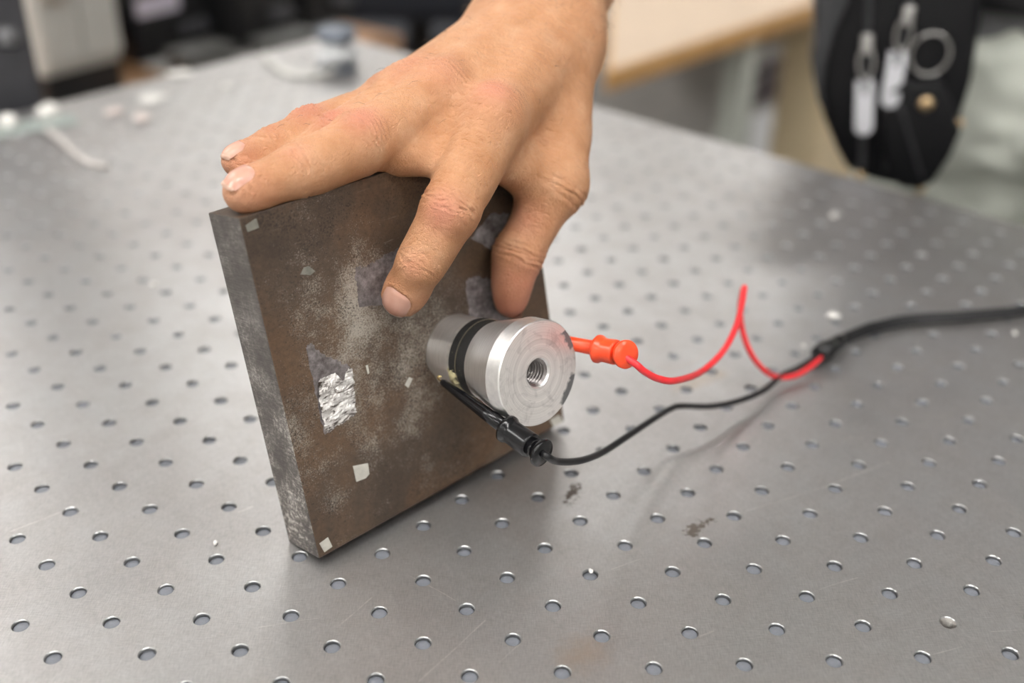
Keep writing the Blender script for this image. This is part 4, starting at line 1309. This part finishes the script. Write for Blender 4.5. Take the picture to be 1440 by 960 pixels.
crumb(252, 103, .0120, M_WHITEP, 'flat white flake on the far table edge under the brown bench', seed=10, flat=.15)
crumb(318, 122, .0065, M_WHITEP, 'bright glint alone on the far part of the table, laid as a white bit', seed=11, flat=.22)  # glint of the steel top, painted as a low white bit
crumb(214, 138, .0130, M_WHITEP, 'bright glint near the foam bits, laid as a flat white flake', seed=12, flat=.08)  # flat white disc stands in for a reflection on the steel
crumb(831, 803, .0012, M_WHITEP, 'white crumb stuck in a hole in front of the transducer', seed=13)
ktp = NT('clear_tape')
ktp.set(color=(.33, .37, .35, 1), rough=.35)
A_, B_ = tab(-60, 196, 0), tab(106, 168, 0)
dx = unit(B_ - A_); dy = np.cross(UPZ, dx)
tag(Geo().add(*box((A_ + B_) / 2 + UPZ * .0012, (np.linalg.norm(B_ - A_), .030, .002), .0006, [dx, dy, UPZ])).build('tape_strip', ktp.m), 'greenish strip of clear tape lying at the left table edge', 'tape')
M_GREYW = plain('grey_wire', (.62, .58, .55, 1), .45)
o = mesh('loose_wire', *tube(catmull([tab(68, 182, .003), tab(90, 200, .003), tab(112, 220, .003), tab(130, 230, .003), tab(152, 234, .003)], 8), .0024, 8), M_GREYW)
tag(o, 'short pale wire curling from the clear strip', 'wire')
o = mesh('loose_wire', *tube(catmull([tab(372, 78, .003), tab(384, 90, .003), tab(398, 100, .003), tab(420, 106, .003), tab(450, 104, .003), tab(470, 98, .003)], 8), .0036, 8), plain('white_wire', (.75, .74, .70, 1), .4))
tag(o, 'white wire curling towards the small reel on the far table', 'wire')
p = tab(476, 96, 0)
REEL = empty('small_reel', p, 'small blue grey reel with pale flanges standing on the far table', 'reel')
M_REEL = plain('blue_grey_reel', (.16, .18, .22, 1), .4, var=.3, scale=60)
M_FL = plain('clear_flange', (.62, .63, .64, 1), .3)
mesh('flange', *lathe([(0, .019), (.002, .0195), (.004, .019)], p, UPZ, 28), M_REEL, REEL)
mesh('reel_core', *lathe([(.004, .0145), (.012, .0165), (.013, .0225), (.0165, .0225), (.0175, .0150), (.030, .0150)], p, UPZ, 28), M_FL, REEL)
mesh('flange', *lathe([(.030, .019), (.032, .0200), (.038, .0195), (.040, .017)], p, UPZ, 28), M_REEL, REEL)

# ---- light wood desk on the right, beyond the table
M_LAM = plain('beech_laminate', (0.62, 0.48, 0.355, 1), .42, var=.06, scale=20)
M_EDGE = plain('beech_edge', (0.60, 0.34, 0.13, 1), .45, var=.15, scale=40)
M_GREYM = plain('grey_enamel_leg', (.56, .58, .53, 1), .45)
M_CREAM = plain('cream_laminate', (.80, .66, .44, 1), .45, var=.05)
DZ = -.18
d0 = tab(858, 98, DZ); d1 = tab(1140, 5, DZ)
dX = unit((d1 - d0) * np.array([1, 1, 0])); dY = np.cross(UPZ, dX)
LD, DD = 1.45, .75
DESK = empty('desk', d0 + np.array([0, 0, -.9 - DZ]), 'light beech desk with grey legs beyond the steel table', 'desk')
dS = unit(np.array([.08, 1.0, 0]))                  # the slanted left side of the corner desk
LS = 1.15
poly = [d0, d0 + dX * LD, d0 + dX * LD + dY * DD, d0 + dS * LS]
Geo().add(*prism([(p[0] - d0[0], p[1] - d0[1]) for p in poly], d0, (1, 0, 0), (0, 1, 0), UPZ, -.025, 0, .002)).build('desktop', M_LAM, DESK, smooth=False)
Geo().add(*box(d0 + dX * LD / 2 - dY * .003 - UPZ * .016, (LD + .012, .008, .034), .002, [dX, dY, UPZ])).build('front_edge', M_EDGE, DESK, smooth=False, label='orange beech edging strip')
dSn = np.cross(UPZ, dS)
Geo().add(*box(d0 + dS * LS / 2 + dSn * .003 - UPZ * .016, (LS, .008, .034), .002, [dS, dSn, UPZ])).build('side_edge', M_EDGE, DESK, smooth=False, label='orange beech edging strip')
lg = tab(1014, 130, -.36)
k0 = (lg - d0) @ dX - .05
print('desk leg at', k0, 'ped', (tab(1150, 120, -.40) - d0) @ dX, (tab(1062, 120, -.40) - d0) @ dX)
for q in (d0 + dX * k0 + dY * .05, d0 + dS * (LS - .12) + dX * .05, d0 + dX * (LD - .06) + dY * .06, d0 + dX * (LD - .06) + dY * (DD - .06)):
    b = q.copy(); b[2] = -.9
    Geo().add(*box(b + UPZ * (.72 - .026) / 2, (.045, .05, .72 - .026), .004, [dX, dY, UPZ])).build('leg', M_GREYM, DESK, smooth=False)
M_LGREY = plain('light_grey_panel', (.42, .40, .38, 1), .5)
def deskp(kx, ky, z=-.9):
    p = d0 + dX * kx + dY * ky
    p[2] = z
    return p
c = deskp(k0 + .125, .05)
pcb = empty('computer_tower', c, 'grey computer tower standing under the beech desk', 'computer')
Geo().add(*box(c + dY * .21 + UPZ * .33, (.115, .40, .60), .006, [dX, dY, UPZ])).build('case', M_LGREY, pcb, smooth=False)
Geo().add(*box(c + dY * .006 + UPZ * .43, (.085, .008, .13), .002, [dX, dY, UPZ])).build('front_bezel', plain('white_bezel', (.82, .82, .84, 1), .4), pcb, smooth=False, label='white bezel panel')
for k in range(3):
    Geo().add(*box(c + dY * .006 + UPZ * (.59 - k * .032), (.095, .006, .024), .001, [dX, dY, UPZ])).build('drive_bay', plain('dark_bay', (.05, .03, .04, 1), .4), pcb, smooth=False)
Geo().add(*box(c + dY * .21 + UPZ * .015, (.10, .36, .03), .002, [dX, dY, UPZ])).build('foot', M_TSIDE, pcb, smooth=False)
# cream drawer pedestal
M_CREAM2 = plain('cream_drawer_front', (.84, .69, .47, 1), .45, var=.04)
c = deskp((tab(1150, 120, -.40) - d0) @ dX - .015, .025)
PED = empty('drawer_pedestal', c, 'cream wooden drawer pedestal under the desk behind the hip bag', 'pedestal')
hh = DZ - .035 + .9
PWD = .44
Geo().add(*box(c + dX * PWD / 2 + dY * .26 + UPZ * (hh / 2 + .03), (PWD, .50, hh - .06), .004, [dX, dY, UPZ])).build('carcass', M_CREAM, PED, smooth=False)
nD = 3
for k in range(nD):
    z0 = .07 + k * (hh - .09) / nD; h_ = (hh - .09) / nD - .006
    dr = Geo().add(*box(c + dX * PWD / 2 + dY * .002 + UPZ * (z0 + h_ / 2), (PWD - .006, .018, h_), .003, [dX, dY, UPZ])).build('drawer', M_CREAM2, PED, smooth=False)
    Geo().add(*box(c + dX * PWD / 2 - dY * .014 + UPZ * (z0 + h_ * .75), (.12, .012, .012), .003, [dX, dY, UPZ])).build('handle', M_GREYM, dr, smooth=False)
for sx_ in (.03, PWD - .03):
    for sy_ in (.05, .46):
        q = c + dX * sx_ + dY * sy_
        Geo().add(*lathe([(-.02, .018), (-.018, .026), (.018, .026), (.02, .018)], q + UPZ * .027, dX, 16)).build('caster', M_TSIDE, PED)
# cartons in the shade under the desk
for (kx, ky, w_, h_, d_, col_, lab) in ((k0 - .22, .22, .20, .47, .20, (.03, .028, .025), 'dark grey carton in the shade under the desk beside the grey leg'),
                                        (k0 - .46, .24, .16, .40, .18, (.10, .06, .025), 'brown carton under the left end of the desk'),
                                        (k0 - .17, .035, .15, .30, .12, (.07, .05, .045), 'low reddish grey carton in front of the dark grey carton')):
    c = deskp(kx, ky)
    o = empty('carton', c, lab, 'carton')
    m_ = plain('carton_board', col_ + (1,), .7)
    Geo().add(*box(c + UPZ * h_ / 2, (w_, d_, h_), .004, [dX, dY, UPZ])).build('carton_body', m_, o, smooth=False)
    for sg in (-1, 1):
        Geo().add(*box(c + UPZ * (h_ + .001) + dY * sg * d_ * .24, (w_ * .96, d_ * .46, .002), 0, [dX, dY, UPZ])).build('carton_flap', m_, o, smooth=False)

# ---- left: bench with instruments behind the far edge of the table
BZ0 = -.16
bX, bY = LB / np.linalg.norm(LB), -LA / np.linalg.norm(LA)      # along the far left table edge, and away from it
e0 = hole(I_LO, 0); e0[2] = 0
def bench(s, t, z):                  # s along the edge, t away from it
    return e0 + bX * s + bY * t + UPZ * z
def edge_at(u, v, z):                # bench coordinates of the point seen at a pixel on the plane of height z
    r = tab(u, v, z) - e0
    return r @ bX, r @ bY
M_BROWN = plain('brown_wood', (.33, .18, .085, 1), .5, var=.15, scale=30)
BEN = empty('work_bench', bench(-.2, .5, -.9), 'brown wooden work bench behind the far left edge of the table', 'bench')
Geo().add(*box(bench(-.25, .50, BZ0 - .02), (1.9, .72, .04), .003, [bX, bY, UPZ])).build('benchtop', M_BROWN, BEN, smooth=False)
for s in (-1.1, .62):
    for t in (.20, .80):
        Geo().add(*box(bench(s, t, (-.9 + BZ0 - .04) / 2), (.06, .06, .9 + BZ0 - .04), .004, [bX, bY, UPZ])).build('leg', M_TSIDE, BEN, smooth=False)
M_DGREY = plain('dark_grey_metal', (.055, .055, .062, 1), .45, var=.1)
M_OFFW = plain('off_white_enamel', (.47, .475, .455, 1), .45, var=.04)
M_MAR = plain('dark_red_trim', (.10, .012, .012, 1), .4)
M_BLK = plain('dull_black', (.008, .008, .009, 1), .5)
M_BLKG = plain('shiny_black', (.010, .010, .014, 1), .15)
# dark grey upright post next to the table edge
P0 = tab(30, 165, -.02)
s0, t0 = edge_at(34, 150, 0)
POST = empty('steel_post', bench(s0, .075, -.9), 'dark grey steel post at the left end beside the table', 'post')
Geo().add(*box(bench(s0 - .01, .08, .1), (.085, .085, 2.0), .005, [bX, bY, UPZ])).build('upright', M_DGREY, POST, smooth=False)
Geo().add(*lathe([(0, .010), (.004, .010), (.007, .006)], bench(s0 + .01, .0375, .055), -bY, 18)).build('bolt', plain('grey_bolt', (.2, .2, .21, 1), .4, .8), POST)
Geo().add(*box(bench(s0 - .01, .08, -.895), (.16, .16, .01), .002, [bX, bY, UPZ])).build('base_plate', M_DGREY, POST, smooth=False)
# off-white instrument cabinet on the bench
s1, t1 = edge_at(62, 118, BZ0 + .03); s2, t2 = edge_at(180, 88, BZ0 + .03)
print('cabinet', s1, t1, s2, t2)
cabA = tab(66, 112, BZ0 + .045); cabB = tab(172, 84, BZ0 + .045)
cX = unit((cabB - cabA) * np.array([1, 1, 0])); cY = np.cross(UPZ, cX)
cL = np.linalg.norm((cabB - cabA)[:2])
CAB = empty('instrument_cabinet', cabA + cX * cL / 2 - UPZ * .045, 'off-white instrument cabinet with a round knob beside the dark post', 'cabinet')
cc = cabA + cX * cL / 2 + cY * .15 + UPZ * .25
Geo().add(*box(cc, (cL, .30, .50), .006, [cX, cY, UPZ])).build('case', M_OFFW, CAB, smooth=False)
for f0, f1 in ((0.012, .48), (.50, .988)):
    Geo().add(*box(cabA + cX * cL * (f0 + f1) / 2 - cY * .003 + UPZ * .25, (cL * (f1 - f0), .008, .47), .002, [cX, cY, UPZ])).build('door', M_OFFW, CAB, smooth=False)
kc_ = cabA + cX * cL * .24 + UPZ * .115
Geo().add(*lathe([(0, .024), (.004, .024), (.008, .018), (.010, .006)], kc_ - cY * .006, -cY, 24)).build('knob', plain('grey_knob', (.42, .41, .38, 1), .4), CAB)
Geo().add(*box(cabB + cX * .006 + cY * .02 + UPZ * .33, (.014, .05, .42), .003, [cX, cY, UPZ])).build('corner_trim', M_MAR, CAB, smooth=False, label='dark red corner trim')
Geo().add(*box(cabA + cX * cL * .5 + cY * .15 - UPZ * .0225, (cL * .98, .29, .045), .002, [cX, cY, UPZ])).build('gap_plinth', M_BLK, CAB, smooth=False)  # black block added to darken the gap under the cabinet
mt_ = cabA + cX * cL * .42 - cY * .095 - UPZ * .042
GAP_SHEET = empty('gap_dark_sheet', mt_, 'dark sheet added on the bench for the black gap before the off-white cabinet', 'mat')
Geo().add(*box(mt_, (cL * .92, .17, .006), .002, [cX, cY, UPZ])).build('dark_sheet', M_BLK, GAP_SHEET, smooth=False)  # added dark sheet, keeps the gap before the cabinet black
# black instruments on the bench, each with a front panel
def instrument(u, v, w_, h_, d_, label, mat, zlift=0.0, strip=None, name='instrument_case'):
    c = tab(u, v, BZ0 + zlift)
    o = empty(name, c, label, 'instrument')
    Geo().add(*box(c + cY * d_ / 2 + UPZ * h_ / 2, (w_, d_, h_), .008, [cX, cY, UPZ])).build('case', mat, o, smooth=False)
    Geo().add(*box(c - cY * .003 + UPZ * h_ * .5, (w_ * .92, .006, h_ * .8), .002, [cX, cY, UPZ])).build('front_panel', M_BLK, o, smooth=False)
    for k in range(3):
        Geo().add(*lathe([(0, .011), (.010, .010), (.012, .007)], c - cY * .006 + cX * w_ * (.1 + .13 * k) + UPZ * h_ * .3, -cY, 14)).build('knob', M_DGREY, o)
    if strip:
        Geo().add(*box(c - cY * .006 + UPZ * h_ * strip[0] + cX * w_ * strip[3], (w_ * strip[1], .006, h_ * strip[2]), .002, [cX, cY, UPZ])).build('display_strip', strip[4], o, smooth=False, label=strip[5])
    return o
M_LIL = plain('pale_lilac_panel', (.62, .58, .68, 1), .3)
M_GRP = plain('grey_panel', (.10, .10, .095, 1), .5)
instrument(248, 79, .14, .135, .16, 'black instrument with a pale lilac strip beside the off-white cabinet', M_BLKG, .0, (.62, .55, .20, -.18, M_LIL, 'pale lilac display strip'))
instrument(376, 66, .11, .165, .18, 'tall black instrument case in the middle of the work bench', M_BLK)
instrument(462, 34, .11, .12, .20, 'low black instrument at the far end of the work bench', M_BLK)
# flat grey boxes in front of them
for (u, v, w_, lab) in ((284, 84, .09, 'flat grey box in front of the black instrument'), (402, 66, .10, 'flat grey box near the middle of the bench edge')):
    c = tab(u, v, BZ0 + .015)
    o = empty('flat_box', c - UPZ * .015, lab, 'box')
    Geo().add(*box(c, (w_, .05, .03), .004, [cX, cY, UPZ])).build('box_body', M_GRP, o, smooth=False)
    Geo().add(*box(c + UPZ * .016, (w_ + .004, .054, .008), .002, [cX, cY, UPZ])).build('lid', M_GRP, o, smooth=False)
# cardboard piece and a dark bin behind the corner
c = tab(492, 42, -.25)
CBX = empty('cardboard_box', (c[0], c[1], -.9), 'brown cardboard box behind the far corner of the table', 'box')
M_CARD = plain('cardboard', (.42, .25, .15, 1), .75)
Geo().add(*box((c[0], c[1], -.58), (.13, .16, .64), .004, [cX, cY, UPZ])).build('carton_body', M_CARD, CBX, smooth=False)
Geo().add(*box((c[0] + .02, c[1] - .05, -.255), (.12, .06, .004), 0, [cX, cY, unit(UPZ + cX * .2)])).build('carton_flap', M_CARD, CBX, smooth=False)
# office chair with dark blue back
c = tab(585, 20, -.30)
CH = empty('office_chair', (c[0], c[1], -.9), 'dark blue office chair with a padded back behind the table corner', 'chair')
M_NAVY = plain('navy_fabric', (.016, .018, .026, 1), .8, var=.2, scale=200)
V, F = box((c[0], c[1], 0), (.46, .09, .62), .045)
V = [v + np.array([0, ((v[0] - c[0]) / .23) ** 2 * -.05, 0]) for v in V]
Geo().add(V, F).build('backrest', M_NAVY, CH)
Geo().add(*box((c[0], c[1] + .30, -.42), (.48, .46, .08), .03)).build('seat', M_NAVY, CH)
Geo().add(*box((c[0], c[1] + .08, -.35), (.06, .03, .30), .008)).build('back_bracket', M_BLK, CH)
Geo().add(*lathe([(0, .028), (.34, .028), (.36, .06)], (c[0], c[1] + .30, -.82), UPZ, 16)).build('column', M_BLK, CH)
for k in range(5):
    a = 2 * math.pi * k / 5
    d = np.array([math.cos(a), math.sin(a), 0])
    q = np.array([c[0], c[1] + .30, -.80])
    lgm = Geo().add(*tube([q, q + d * .16 - UPZ * .01, q + d * .29 - UPZ * .035], [.024, .02, .015], 10)).build('leg', M_BLK, CH)
    Geo().add(*lathe([(-.02, .02), (-.018, .026), (.018, .026), (.02, .02)], q + d * .29 - UPZ * .072, np.cross(d, UPZ), 14)).build('caster', M_BLK, lgm)
c2 = tab(640, 30, -.30) + np.array([.14, .82, 0])
o = empty('paper_bag', (c2[0], c2[1], -.9), 'pale beige crumpled paper bag behind the office chair', 'bag')
Geo().add(*box((c2[0], c2[1], -.50), (.16, .10, .80), .02)).build('bag_body', plain('beige_paper', (.48, .36, .30, 1), .8, var=.2), o)
